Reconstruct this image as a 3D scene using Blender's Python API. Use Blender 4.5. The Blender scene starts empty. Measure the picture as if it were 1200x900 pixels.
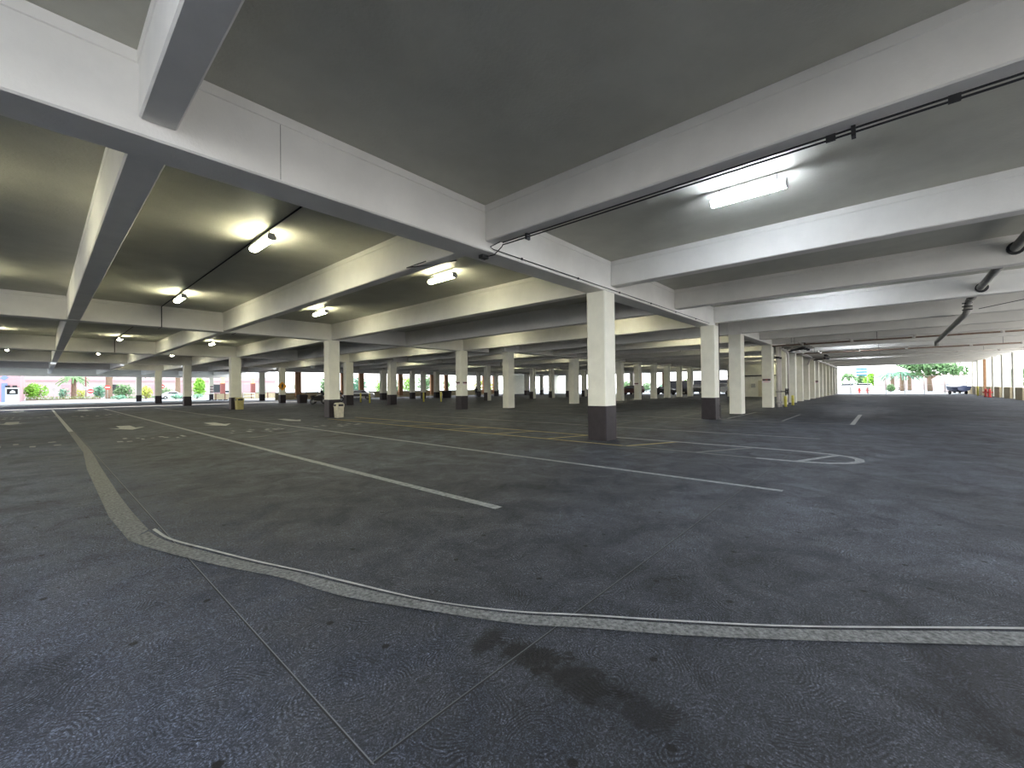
import bpy, bmesh, math, random
from mathutils import Vector, Matrix
import numpy as np
S = bpy.context.scene
C = S.collection
random.seed(7)
PI = math.pi

# ------------------------------------------------------------------ camera, sky, sun, exposure
F_PX, YAW, PIT, ROL, EYE = 491.44, 0.844011, -0.0091268, -0.0107891, 1.5
def _axes():
    cy, sy = math.cos(YAW), math.sin(YAW)
    g = np.array([cy, 0, sy]); b = np.array([-sy, 0, cy]); u = np.array([0, -1.0, 0])
    cp, sp = math.cos(PIT), math.sin(PIT); cr, sr = math.cos(ROL), math.sin(ROL)
    M = np.array([[cr, -sr, 0], [sr, cr, 0], [0, 0, 1]]) @ np.array([[1, 0, 0], [0, cp, -sp], [0, sp, cp]])
    return np.array([M @ g, M @ b, M @ u])
AX = _axes()
cam_d = bpy.data.cameras.new('camera'); cam = bpy.data.objects.new('camera', cam_d); C.objects.link(cam)
cam_d.sensor_width = 36; cam_d.lens = F_PX / 1200 * 36; cam_d.clip_start = 0.05; cam_d.clip_end = 1500
_r, _u, _b = AX @ [1, 0, 0], AX @ [0, -1, 0], AX @ [0, 0, -1]
cam.matrix_world = Matrix(((_r[0], _u[0], _b[0], 0), (_r[1], _u[1], _b[1], 0), (_r[2], _u[2], _b[2], EYE), (0, 0, 0, 1)))
S.camera = cam

S.view_settings.view_transform = 'Standard'; S.view_settings.look = 'None'
S.view_settings.gamma = 1; S.view_settings.use_curve_mapping = False
S.view_settings.exposure = 1.35
S.cycles.use_denoising = True
S.cycles.max_bounces = 10; S.cycles.diffuse_bounces = 7; S.cycles.glossy_bounces = 4
S.cycles.sample_clamp_indirect = 6; S.cycles.caustics_reflective = False; S.cycles.caustics_refractive = False

SKY_STRENGTH = 1.85
SUN_STRENGTH = 2.6
LAMP_STRENGTH = 38.0
world = bpy.data.worlds.new('sky'); S.world = world; world.use_nodes = True
bg = world.node_tree.nodes['Background']
tc = world.node_tree.nodes.new('ShaderNodeTexCoord'); sx = world.node_tree.nodes.new('ShaderNodeSeparateXYZ')
cr_ = world.node_tree.nodes.new('ShaderNodeValToRGB')
world.node_tree.links.new(tc.outputs['Generated'], sx.inputs[0]); world.node_tree.links.new(sx.outputs['Z'], cr_.inputs[0])
cr_.color_ramp.elements[0].position = 0.0; cr_.color_ramp.elements[0].color = (1, 0.985, 0.96, 1)
cr_.color_ramp.elements[1].position = 0.6; cr_.color_ramp.elements[1].color = (0.80, 0.88, 1, 1)
world.node_tree.links.new(cr_.outputs[0], bg.inputs['Color']); bg.inputs['Strength'].default_value = SKY_STRENGTH
sun_d = bpy.data.lights.new('sun', 'SUN'); sun_d.energy = SUN_STRENGTH; sun_d.angle = math.radians(0.6); sun_d.color = (1, 0.95, 0.86)
sun = bpy.data.objects.new('sun', sun_d); C.objects.link(sun)
sun.rotation_euler = Vector((0.14, 0.02, -1)).to_track_quat('-Z', 'Y').to_euler()

# ------------------------------------------------------------------ helpers
def at_y(px, py, Y):
    d = AX @ np.array([px - 600, py - 450, F_PX]); return Vector((d[0] * Y / d[1], Y, EYE + d[2] * Y / d[1]))
def at_x(px, py, X):
    d = AX @ np.array([px - 600, py - 450, F_PX]); return Vector((X, d[1] * X / d[0], EYE + d[2] * X / d[0]))

def tag(o, label=None, cat=None, group=None, kind=None):
    if label: o['label'] = label
    if cat: o['category'] = cat
    if group: o['group'] = group
    if kind: o['kind'] = kind
    return o

def empty(name, loc, label=None, cat=None, group=None, rz=0):
    o = bpy.data.objects.new(name, None); C.objects.link(o); o.location = loc; o.rotation_euler.z = rz
    o.empty_display_size = 0.2
    return tag(o, label, cat, group)

class MB:
    """collects shapes and links them as one mesh object"""
    def __init__(s): s.v = []; s.f = []; s.mi = []; s.sm = []; s.cur = 0
    def add(s, vs, fs, smooth=False):
        n = len(s.v); s.v += [tuple(v) for v in vs]
        for f in fs: s.f.append(tuple(i + n for i in f)); s.mi.append(s.cur); s.sm.append(smooth)
        return s
    def box(s, x0, x1, y0, y1, z0, z1):
        v = [(x, y, z) for z in (z0, z1) for x, y in ((x0, y0), (x1, y0), (x1, y1), (x0, y1))]
        return s.add(v, [(3, 2, 1, 0), (4, 5, 6, 7), (0, 1, 5, 4), (1, 2, 6, 5), (2, 3, 7, 6), (3, 0, 4, 7)])
    def loft(s, rings, cap=True, smooth=False):
        n = len(rings[0]); v = [p for r in rings for p in r]; f = []
        for i in range(len(rings) - 1):
            for j in range(n):
                a, b_ = i * n + j, i * n + (j + 1) % n; f.append((a, b_, b_ + n, a + n))
        s.add(v, f, smooth)
        if cap:
            m = len(s.v) - len(v)
            s.f.append(tuple(m + k for k in range(n))[::-1]); s.mi.append(s.cur); s.sm.append(False)
            k0 = m + (len(rings) - 1) * n
            s.f.append(tuple(k0 + k for k in range(n))); s.mi.append(s.cur); s.sm.append(False)
        return s
    def chamfer_col(s, x0, x1, y0, y1, z0, z1, c=0.025):
        def ring(z, e=0):
            return [(x0 + c, y0, z), (x1 - c, y0, z), (x1, y0 + c, z), (x1, y1 - c, z), (x1 - c, y1, z), (x0 + c, y1, z), (x0, y1 - c, z), (x0, y0 + c, z)]
        return s.loft([ring(z0), ring(z1)])
    def tube(s, pts, r, n=10, cap=True):
        pts = [Vector(p) for p in pts]; rs = r if isinstance(r, (list, tuple)) else [r] * len(pts)
        rings = []
        up = None
        for i, p in enumerate(pts):
            d = (pts[min(i + 1, len(pts) - 1)] - pts[max(i - 1, 0)]).normalized()
            if up is None: up = Vector((0, 0, 1)) if abs(d.z) < 0.9 else Vector((1, 0, 0))
            a = d.cross(up); a = a.normalized() if a.length > 1e-5 else Vector((0, 1, 0))
            b_ = a.cross(d).normalized(); up = b_
            rings.append([p + (a * math.cos(t) + b_ * math.sin(t)) * rs[i] for t in (2 * PI * k / n for k in range(n))])
        return s.loft(rings, cap, True)
    def cyl(s, x, y, z0, z1, r, r2=None, n=16): return s.tube([(x, y, z0), (x, y, z1)], [r, r if r2 is None else r2], n)
    def prism(s, poly, a0, a1, axis='y'):
        """poly in the other two axes, extruded along axis"""
        def P(p, t): return (p[0], t, p[1]) if axis == 'y' else ((t, p[0], p[1]) if axis == 'x' else (p[0], p[1], t))
        return s.loft([[P(p, a0) for p in poly], [P(p, a1) for p in poly]])
    def flat(s, poly, z=0.0): return s.add([(p[0], p[1], z) for p in poly], [tuple(range(len(poly)))])
    def build(s, name, mats, parent=None, loc=None):
        me = bpy.data.meshes.new(name); me.from_pydata(s.v, [], s.f); me.update()
        if not isinstance(mats, (list, tuple)): mats = [mats]
        for m in mats: me.materials.append(m)
        me.polygons.foreach_set('material_index', s.mi); me.polygons.foreach_set('use_smooth', s.sm)
        bm = bmesh.new(); bm.from_mesh(me); bmesh.ops.recalc_face_normals(bm, faces=bm.faces); bm.to_mesh(me); bm.free()
        o = bpy.data.objects.new(name, me); C.objects.link(o)
        if parent: o.parent = parent
        if loc: o.location = loc
        return o

def copy_tree(o, parent=None):
    c = o.copy(); C.objects.link(c)
    if parent: c.parent = parent
    for ch in list(o.children): copy_tree(ch, c)
    return c

# ------------------------------------------------------------------ materials
def mat(name, col, rough=0.6, metal=0.0, var=0.0, scale=3.0, bump=0.0, bscale=60.0, emit=None, estr=0.0, spec=0.5, stretch=None, col2=None):
    m = bpy.data.materials.new(name); m.use_nodes = True; nt = m.node_tree; N, L = nt.nodes, nt.links
    b = N['Principled BSDF']; b.inputs['Base Color'].default_value = (*col, 1); b.inputs['Roughness'].default_value = rough
    b.inputs['Metallic'].default_value = metal; b.inputs['Specular IOR Level'].default_value = spec
    t = N.new('ShaderNodeTexCoord'); mp = N.new('ShaderNodeMapping'); L.new(t.outputs['Object'], mp.inputs[0])
    if stretch: mp.inputs['Scale'].default_value = stretch
    if var or col2:
        n1 = N.new('ShaderNodeTexNoise'); n1.inputs['Scale'].default_value = scale; n1.inputs['Detail'].default_value = 6; n1.inputs['Roughness'].default_value = 0.62
        L.new(mp.outputs[0], n1.inputs['Vector'])
        rp = N.new('ShaderNodeValToRGB'); rp.color_ramp.elements[0].position = 0.32; rp.color_ramp.elements[1].position = 0.68
        lo = tuple(c * (1 - var) for c in col); hi = col2 if col2 else tuple(min(1, c * (1 + var)) for c in col)
        rp.color_ramp.elements[0].color = (*lo, 1); rp.color_ramp.elements[1].color = (*hi, 1)
        L.new(n1.outputs[0], rp.inputs[0]); L.new(rp.outputs[0], b.inputs['Base Color'])
    if bump:
        n2 = N.new('ShaderNodeTexNoise'); n2.inputs['Scale'].default_value = bscale; n2.inputs['Detail'].default_value = 4
        L.new(mp.outputs[0], n2.inputs['Vector']); bp = N.new('ShaderNodeBump'); bp.inputs['Strength'].default_value = bump; bp.inputs['Distance'].default_value = 0.01
        L.new(n2.outputs[0], bp.inputs['Height']); L.new(bp.outputs[0], b.inputs['Normal'])
    if emit: b.inputs['Emission Color'].default_value = (*emit, 1); b.inputs['Emission Strength'].default_value = estr
    return m

M = {}
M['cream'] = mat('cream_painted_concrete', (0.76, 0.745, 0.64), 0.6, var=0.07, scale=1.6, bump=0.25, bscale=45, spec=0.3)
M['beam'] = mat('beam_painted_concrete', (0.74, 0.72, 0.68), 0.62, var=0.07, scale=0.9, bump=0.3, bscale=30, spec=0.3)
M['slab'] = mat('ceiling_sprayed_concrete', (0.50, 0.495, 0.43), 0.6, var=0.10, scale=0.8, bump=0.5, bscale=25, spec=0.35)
M['black'] = mat('black_base_paint', (0.024, 0.019, 0.022), 0.5, var=0.25, scale=4, bump=0.3, bscale=50, spec=0.3)
M['dark'] = mat('dark_metal', (0.02, 0.02, 0.022), 0.45, 0.3)
M['conduit'] = mat('dark_conduit', (0.05, 0.05, 0.05), 0.5, 0.2)
M['galv'] = mat('grey_painted_pipe', (0.33, 0.32, 0.29), 0.45, 0.1, var=0.15, scale=6)
M['brownpipe'] = mat('rusty_sprinkler_pipe', (0.20, 0.13, 0.09), 0.6, 0.1, var=0.3, scale=5)
M['whitepipe'] = mat('cream_painted_pipe', (0.62, 0.58, 0.54), 0.45, var=0.08)
M['yellow'] = mat('yellow_bollard_paint', (0.62, 0.56, 0.10), 0.45, var=0.12)
M['paint'] = mat('white_road_paint', (0.42, 0.43, 0.42), 0.6, var=0.28, scale=9, bump=0.3)
M['wornpaint'] = mat('worn_grey_road_paint', (0.165, 0.170, 0.168), 0.75, scale=34, bump=0.8, var=0.62, bscale=90)
M['faint'] = mat('faded_white_road_paint', (0.27, 0.28, 0.285), 0.7, var=0.45, scale=14)
M['yfaint'] = mat('faded_yellow_road_paint', (0.40, 0.32, 0.13), 0.7, var=0.45, scale=12)
M['housing'] = mat('lamp_housing_white', (0.6, 0.6, 0.6), 0.4)
M['lamp_warm'] = mat('lamp_diffuser_warm', (0.9, 0.9, 0.85), 0.4, emit=(1.0, 0.96, 0.66), estr=LAMP_STRENGTH)
M['lamp_cool'] = mat('lamp_diffuser_cool', (0.9, 0.9, 0.95), 0.4, emit=(0.80, 0.88, 1.0), estr=LAMP_STRENGTH * 1.5)
M['binbeige'] = mat('beige_bin_plastic', (0.50, 0.46, 0.36), 0.6, var=0.15, scale=6)
M['binyellow'] = mat('tan_bin_plastic', (0.36, 0.31, 0.12), 0.6, var=0.2, scale=6)
M['red'] = mat('red_enamel', (0.60, 0.05, 0.04), 0.4)
M['maroon'] = mat('maroon_enamel', (0.16, 0.035, 0.03), 0.5)
M['white'] = mat('white_enamel', (0.75, 0.75, 0.75), 0.4)
M['amber'] = mat('amber_sign_face', (0.85, 0.38, 0.02), 0.4)
M['pink'] = mat('pink_stucco', (0.46, 0.27, 0.28), 0.8, var=0.05)
M['pale'] = mat('pale_stucco', (0.42, 0.33, 0.32), 0.8, var=0.05)
M['parapet'] = mat('tan_block_parapet', (0.50, 0.42, 0.27), 0.8, var=0.12, scale=4)
M['pier'] = mat('orange_brown_pier', (0.38, 0.20, 0.10), 0.75, var=0.15)
M['redbrick'] = mat('dark_red_column', (0.20, 0.06, 0.05), 0.7, var=0.25, scale=6)
M['lantern'] = mat('orange_lantern_glass', (0.9, 0.4, 0.1), 0.4, emit=(1, 0.42, 0.12), estr=1.6)
M['blue'] = mat('blue_roller_door', (0.16, 0.22, 0.50), 0.5)
M['bark'] = mat('palm_bark', (0.22, 0.15, 0.10), 0.9, var=0.35, scale=5, stretch=(1, 1, 6))
M['leaf_lime'] = mat('lime_leaves', (0.22, 0.46, 0.05), 0.6, var=0.4, scale=2.5)
M['leaf'] = mat('green_leaves', (0.12, 0.23, 0.09), 0.6, var=0.45, scale=2.5)
M['leaf_blue'] = mat('blue_green_leaves', (0.13, 0.30, 0.19), 0.6, var=0.4, scale=2.5)
M['leaf_yellow'] = mat('yellow_green_leaves', (0.42, 0.46, 0.08), 0.6, var=0.3, scale=2.5)
M['hedge'] = mat('olive_hedge_leaves', (0.15, 0.19, 0.06), 0.7, var=0.5, scale=4)
M['glass'] = mat('dark_glass', (0.02, 0.025, 0.03), 0.1)
M['carwhite'] = mat('white_car_paint', (0.7, 0.71, 0.73), 0.25)
M['carblack'] = mat('black_car_paint', (0.015, 0.015, 0.018), 0.3)
M['carblue'] = mat('blue_grey_car_paint', (0.10, 0.13, 0.25), 0.3)
M['cardark'] = mat('dark_red_car_paint', (0.10, 0.03, 0.025), 0.35)
M['rubber'] = mat('tyre_rubber', (0.02, 0.02, 0.02), 0.8)
M['tent'] = mat('white_canvas', (0.75, 0.75, 0.74), 0.7)
M['tower'] = mat('blue_tower_glass', (0.02, 0.17, 0.26), 0.25)
M['skin'] = mat('skin', (0.35, 0.2, 0.14), 0.6)
M['cloth'] = mat('dark_clothes', (0.02, 0.02, 0.025), 0.8)
M['door'] = mat('cream_door', (0.50, 0.46, 0.33), 0.5)
M['curb'] = mat('pale_curb_concrete', (0.55, 0.53, 0.5), 0.8, var=0.08)
M['ground_sunstrip'] = mat('pale_ground_and_sun_strip', (0.55, 0.53, 0.50), 0.8, var=0.06, scale=0.6)  # colours the painted sun strip and unseen ground kept pale to bounce light
M['ground'] = mat('pale_outdoor_pavement', (0.30, 0.335, 0.36), 0.75, var=0.08, scale=0.6)

# asphalt-grey trowelled floor: cloud mottling, trowel swirls, gum spots, an oil stain
def floor_material():
    m = bpy.data.materials.new('trowelled_dark_concrete'); m.use_nodes = True; nt = m.node_tree; N, L = nt.nodes, nt.links
    b = N['Principled BSDF']
    def nd(t, **k):
        n = N.new(t)
        for a, v in k.items():
            if hasattr(n, a): setattr(n, a, v)
            else: n.inputs[a.replace('_', ' ')].default_value = v
        return n
    def math_(op, a, b2=None, clamp=False):
        n = N.new('ShaderNodeMath'); n.operation = op; n.use_clamp = clamp
        for i, v in enumerate((a, b2)):
            if v is None: continue
            if isinstance(v, (int, float)): n.inputs[i].default_value = v
            else: L.new(v, n.inputs[i])
        return n.outputs[0]
    def ramp(src, p0, p1, c0, c1):
        r = N.new('ShaderNodeValToRGB'); e = r.color_ramp.elements; e[0].position = p0; e[1].position = p1
        e[0].color = (*c0, 1); e[1].color = (*c1, 1); L.new(src, r.inputs[0]); return r.outputs[0]
    def mix(mode, fac, a, b2):
        n = N.new('ShaderNodeMix'); n.data_type = 'RGBA'; n.blend_type = mode
        if isinstance(fac, (int, float)): n.inputs[0].default_value = fac
        else: L.new(fac, n.inputs[0])
        for i, v in ((6, a), (7, b2)):
            if isinstance(v, tuple): n.inputs[i].default_value = (*v, 1)
            else: L.new(v, n.inputs[i])
        return n.outputs[2]
    P = nd('ShaderNodeTexCoord').outputs['Object']
    def noise(scale, detail, rough=0.6, vec=None, dist=0.0):
        n = N.new('ShaderNodeTexNoise'); n.inputs['Scale'].default_value = scale; n.inputs['Detail'].default_value = detail
        n.inputs['Roughness'].default_value = rough; n.inputs['Distortion'].default_value = dist
        L.new(vec or P, n.inputs['Vector']); return n.outputs[0]
    big = noise(0.28, 6, 0.6, dist=0.6); mid = noise(1.7, 7, 0.66, dist=0.8); fine = noise(38, 5, 0.75); grit = noise(130, 2, 0.6)
    c = ramp(big, 0.30, 0.72, (0.021, 0.0247, 0.033), (0.060, 0.068, 0.090))
    c = mix('MULTIPLY', 1.0, c, ramp(mid, 0.33, 0.70, (0.60, 0.60, 0.60), (1.38, 1.38, 1.40)))
    # trowel swirls: rings around scattered centres, broken up by noise
    warp = nd('ShaderNodeVectorMath', operation='ADD')
    wn = N.new('ShaderNodeTexNoise'); wn.inputs['Scale'].default_value = 2.2; wn.inputs['Detail'].default_value = 3; L.new(P, wn.inputs['Vector'])
    sc = N.new('ShaderNodeVectorMath'); sc.operation = 'SCALE'; sc.inputs['Scale'].default_value = 0.35; L.new(wn.outputs['Color'], sc.inputs[0])
    L.new(P, warp.inputs[0]); L.new(sc.outputs[0], warp.inputs[1])
    vo = N.new('ShaderNodeTexVoronoi'); vo.inputs['Scale'].default_value = 1.9; vo.voronoi_dimensions = '2D'; L.new(warp.outputs[0], vo.inputs['Vector'])
    rings = math_('SINE', math_('MULTIPLY', vo.outputs['Distance'], 150.0))
    rn = N.new('ShaderNodeTexNoise'); rn.inputs['Scale'].default_value = 5; rn.inputs['Detail'].default_value = 5; rn.inputs['Roughness'].default_value = 0.7; L.new(P, rn.inputs['Vector'])
    rmask = ramp(rn.outputs[0], 0.44, 0.66, (0, 0, 0), (1, 1, 1))
    swirl = math_('MULTIPLY', rings, rmask)
    tn = N.new('ShaderNodeTexNoise'); tn.inputs['Scale'].default_value = 42; tn.inputs['Detail'].default_value = 5; tn.inputs['Roughness'].default_value = 0.8; tn.inputs['Distortion'].default_value = 2.4
    L.new(P, tn.inputs['Vector'])
    scratch = ramp(tn.outputs[0], 0.50, 0.66, (0.50, 0.50, 0.50), (3.4, 3.4, 3.45))
    c = mix('MULTIPLY', 1.0, c, scratch)
    swc = ramp(math_('ADD', math_('MULTIPLY', swirl, 0.5), 0.5), 0.1, 0.95, (0.50, 0.50, 0.50), (2.0, 2.0, 2.0))
    c = mix('MULTIPLY', 1.0, c, swc)
    c = mix('MULTIPLY', 0.8, c, ramp(grit, 0.35, 0.68, (0.6, 0.6, 0.6), (1.45, 1.45, 1.45)))
    # tyre-dark spots of old gum
    v2 = N.new('ShaderNodeTexVoronoi'); v2.inputs['Scale'].default_value = 1.15; v2.voronoi_dimensions = '2D'; L.new(P, v2.inputs['Vector'])
    spot = ramp(math_('ADD', v2.outputs['Distance'], math_('MULTIPLY', fine, 0.03)), 0.038, 0.043, (0.05, 0.05, 0.05), (1, 1, 1))
    c = mix('MULTIPLY', 1.0, c, spot)
    # left side coloured lighter and bluer, standing in for light from the sky
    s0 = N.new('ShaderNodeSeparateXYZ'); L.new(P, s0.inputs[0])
    sky_wash = ramp(math_('ADD', math_('MULTIPLY', s0.outputs[0], 0.1), math_('MULTIPLY', math_('SUBTRACT', mid, 0.5), 0.5)), 0.0, 0.16, (1.75, 1.82, 1.95), (1.06, 1.04, 1.0))
    c = mix('MULTIPLY', 1.0, c, sky_wash)
    # oil stain
    def blob(cx, cy, rx, ry, ang, k):
        mp = N.new('ShaderNodeMapping'); mp.vector_type = 'TEXTURE'; mp.inputs['Location'].default_value = (cx, cy, 0); mp.inputs['Rotation'].default_value = (0, 0, ang); mp.inputs['Scale'].default_value = (rx, ry, 1000)
        L.new(P, mp.inputs[0]); ln = N.new('ShaderNodeVectorMath'); ln.operation = 'LENGTH'; L.new(mp.outputs[0], ln.inputs[0])
        d = math_('ADD', ln.outputs['Value'], math_('MULTIPLY', math_('SUBTRACT', noise(7, 5, 0.75), 0.5), 2.6))
        return ramp(d, 0.55, 1.25, (k, k, k * 1.05), (1, 1, 1))
    for a in ((1.78, 1.78, 0.16, 0.09, 0.3, 0.25), (1.83, 1.50, 0.24, 0.14, -1.2, 0.12), (1.83, 1.18, 0.28, 0.15, -1.4, 0.12), (1.86, .85, 0.18, 0.12, -1.3, 0.3), (4.6, 4.3, 0.9, 0.25, -0.8, 0.6), (3.1, -0.4, 0.8, 0.5, 0.2, 0.55)):
        c = mix('MULTIPLY', 1.0, c, blob(*a))
    # saw-cut joints, with a highlight painted along one edge
    sp = N.new('ShaderNodeSeparateXYZ'); L.new(P, sp.inputs[0]); X, Y = sp.outputs[0], sp.outputs[1]
    def line(co, v, w): return math_('LESS_THAN', math_('ABSOLUTE', math_('SUBTRACT', co, v)), w)
    j1 = math_('MULTIPLY', line(X, 0.88, 0.006), math_('GREATER_THAN', Y, 1.55))
    j2 = math_('MULTIPLY', line(Y, 1.555, 0.006), math_('GREATER_THAN', X, 0.88))
    h1 = math_('MULTIPLY', line(X, 0.886, 0.003), math_('GREATER_THAN', Y, 1.55))
    js = math_('MAXIMUM', j1, j2)
    for v in (7.95, 15.0, 22.0, 29, 36): js = math_('MAXIMUM', js, line(Y, v, 0.008))
    for v in (-6.1, 7.9, 14.9, 22.4, 30): js = math_('MAXIMUM', js, math_('MULTIPLY', line(X, v, 0.008), 1.0))
    c = mix('MIX', js, c, (0.015, 0.016, 0.02)); c = mix('MIX', h1, c, (0.20, 0.21, 0.23)); c = mix('MIX', math_('MULTIPLY', line(Y, 1.563, 0.003), math_('GREATER_THAN', X, 0.88)), c, (0.12, 0.13, 0.14))
    L.new(c, b.inputs['Base Color'])
    L.new(ramp(mid, 0.3, 0.75, (0.72, 0.72, 0.72), (0.52, 0.52, 0.52)), b.inputs['Roughness'])
    b.inputs['Specular IOR Level'].default_value = 0.34
    hgt = math_('ADD', math_('MULTIPLY', swirl, 0.20), math_('ADD', math_('MULTIPLY', tn.outputs[0], 1.1), math_('MULTIPLY', fine, 0.7)))
    bp = N.new('ShaderNodeBump'); bp.inputs['Strength'].default_value = 0.9; bp.inputs['Distance'].default_value = 0.008
    L.new(hgt, bp.inputs['Height']); L.new(bp.outputs[0], b.inputs['Normal'])
    return m
M['floor'] = floor_material()

# ------------------------------------------------------------------ the setting
SLAB, GB, RB, LB = 5.05, 4.18, 4.35, 4.20
tag(MB().box(-30, 84.5, -9.6, 74, -0.2, 0).build('floor', M['floor']), kind='structure')
tag(MB().box(-300, 500, -300, -9.6, -0.22, -0.02).box(-300, -30, -9.6, 500, -0.22, -0.02).build('ground', M['ground_sunstrip']), kind='structure')
tag(MB().box(-9, 22.6, 57.5, 58.9, 0, 0.004).build('floor_sun_strip', M['ground_sunstrip']), kind='structure')  # pale strip painting the sun that falls through the roof gap
g_ = MB(); g_.box(-30, 500, 74, 500, -0.22, 0); g_.box(84.5, 500, -9.6, 88.4, -0.22, -0.02)  # inside the hall this pale pavement stands in for daylit floor
tag(g_.build('ground', M['ground']), kind='structure')
cl = MB()
cl.box(-26, 22.6, -9.4, 57.4, SLAB + .003, 5.35); cl.box(-9, 22.6, 58.9, 88.4, SLAB + .003, 5.35); cl.box(22.6, 84.5, -9.4, 70, SLAB + .003, 5.35)  # first slab runs on unseen behind the camera to cut light from there
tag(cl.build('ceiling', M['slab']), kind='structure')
# faint pour lines in the ceiling
def bead(x0, y0, x1, y1, z, r=0.009):
    return MB().tube([(x0, y0, z), (x1, y1, z)], r, 6)

def stem_beam(x0, x1, y0, y1, z0):
    """concrete beam running along Y: chamfered soffit edges, a shallow form-line step under the slab"""
    c = 0.02; s_ = 0.012
    return MB().prism([(x0 + c, z0), (x1 - c, z0), (x1, z0 + c), (x1, 4.92), (x1 + s_, 4.93), (x1 + s_, SLAB), (x0 - s_, SLAB), (x0 - s_, 4.93), (x0, 4.92), (x0, z0 + c)], y0, y1, 'y')
def girder(x0, x1, y0, y1, z0):
    c = 0.02; s_ = 0.014
    return MB().prism([(y0 + c, z0), (y1 - c, z0), (y1, z0 + c), (y1, 4.92), (y1 + s_, 4.93), (y1 + s_, SLAB), (y0 - s_, SLAB), (y0 - s_, 4.93), (y0, 4.92), (y0, z0 + c)], x0, x1, 'x')

ORD = ['first', 'second', 'third', 'fourth', 'fifth', 'sixth', 'seventh', 'eighth', 'ninth', 'tenth', 'eleventh', 'twelfth', 'thirteenth', 'fourteenth', 'fifteenth', 'sixteenth']
# girders (along X)
ROWS1 = [(5.77, 6.35), (22.4, 23.0), (39.0, 39.6), (54.0, 54.6), (69.0, 69.6), (87.4, 88.0)]
GL = ['long pale girder crossing the foreground above the nearest black-based column', 'grey girder parallel behind the foreground one, resting on the column with the beige bin',
      'third girder back, resting on the column with the tan bin', 'dim girder just before the sunlit gap in the roof', 'first shaded girder beyond the sunlit roof gap',
      'yellowish edge girder above the far left opening']
for (y0, y1), l in zip(ROWS1, GL):
    z0 = 3.82 if y0 > 80 else GB
    x1 = 30.0 if y0 > 80 else (20.62 if y0 < 6 else 22.6)
    tag(girder(-9, x1, y0, y1, z0).build('girder', M['beam']), l, 'girder', 'girders of the left hall')
ROWS2 = [(5.6, 6.2), (20.9, 21.5), (35.5, 36.1), (53.0, 53.6)]
GL2 = ['girder running over the long right-hand row of cream columns', 'brownish girder over the cream columns seen right of the nearest column', 'dim girder deep in the right hall, over the third row', 'farthest dim girder of the right hall, near the cream walls']
for (y0, y1), l in zip(ROWS2, GL2):
    tag(girder(24.36 if y0 < 6 else 22.7, 84, y0, y1, GB).build('girder', M['beam']), l, 'girder', 'girders of the right hall')

# beams (along Y), one per bay
RIGHTB = [(-4.3, -3.95), (0.68, 1.0), (5.75, 6.02), (10.75, 11.1), (15.56, 15.9), (20.30, 20.62)]
RL = ['beam over the right aisle beside the camera, beyond the left frame edge', 'short beam at top left of the photo, butting the foreground girder', 'wide near beam with black conduits under it, left of the cool lamp',
      'beam lit by the cool lamp, just right of the nearest column', 'beam over the right aisle with the first sleeved grey drain pipe', 'beam over the right aisle meeting the black-based column by the downspout']
for (x0, x1), l in zip(RIGHTB[1:], RL[1:]):
    tag(stem_beam(x0, x1, -8.79, 5.756, RB).build('concrete_beam', M['beam']), l, 'beam', 'ceiling beams over the right aisle')
LEFTB = [(-4.3, -3.95), (0.64, 1.0), (5.50, 5.80), (10.5, 10.85), (15.2, 15.52), (20.0, 20.35)]
colname = ['outermost left', 'far-left', 'second from the far-left', 'column-line', 'fourth from the left', 'fifth from the left']
bayname = ['directly behind the foreground girder', 'in the second bay back', 'in the third bay back', 'beyond the roof gap', 'in the last bay before the far left opening']
YB = [(6.364, 22.386), (23.014, 38.986), (39.614, 53.986), (59.0, 68.986), (69.614, 87.386)]
for bi, (y0, y1) in enumerate(YB):
    for xi, (x0, x1) in enumerate(LEFTB):
        if xi == 0 and bi == 0: continue
        tag(stem_beam(x0, x1, y0, y1, LB).build('concrete_beam', M['beam']), f'{colname[xi]} ceiling beam {bayname[bi]}', 'beam', 'ceiling beams of the left hall')
BX = [24.36, 28.65, 32.4, 37.7, 42.1, 46.1, 50.4, 54.95, 58.75, 62.6, 66.6, 71.0, 75.4, 79.6]
Y2 = [(-8.79, 5.586, 'over the right aisle'), (6.214, 20.886, 'just behind the long right row of columns'), (21.514, 35.486, 'in the middle of the right hall'), (36.114, 52.986, 'deep in the right hall')]
for bi, (y0, y1, bn) in enumerate(Y2):
    for k, x in enumerate(BX):
        tag(stem_beam(x, x + 0.36, y0, y1, GB + 0.05 if bi == 0 else LB).build('concrete_beam', M['beam']), f'{ORD[k]} beam {bn}, counted away from the black-based downspout column', 'beam', 'ceiling beams of the right hall')

# thin shadow-gap bead where slab and girder meet, vertical joint line on the girder
tag(MB().box(2.05, 2.058, 5.764, 5.772, GB + 0.03, 4.92).build('girder_joint', M['galv']), 'thin dark vertical joint line on the foreground girder', 'joint')

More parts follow.
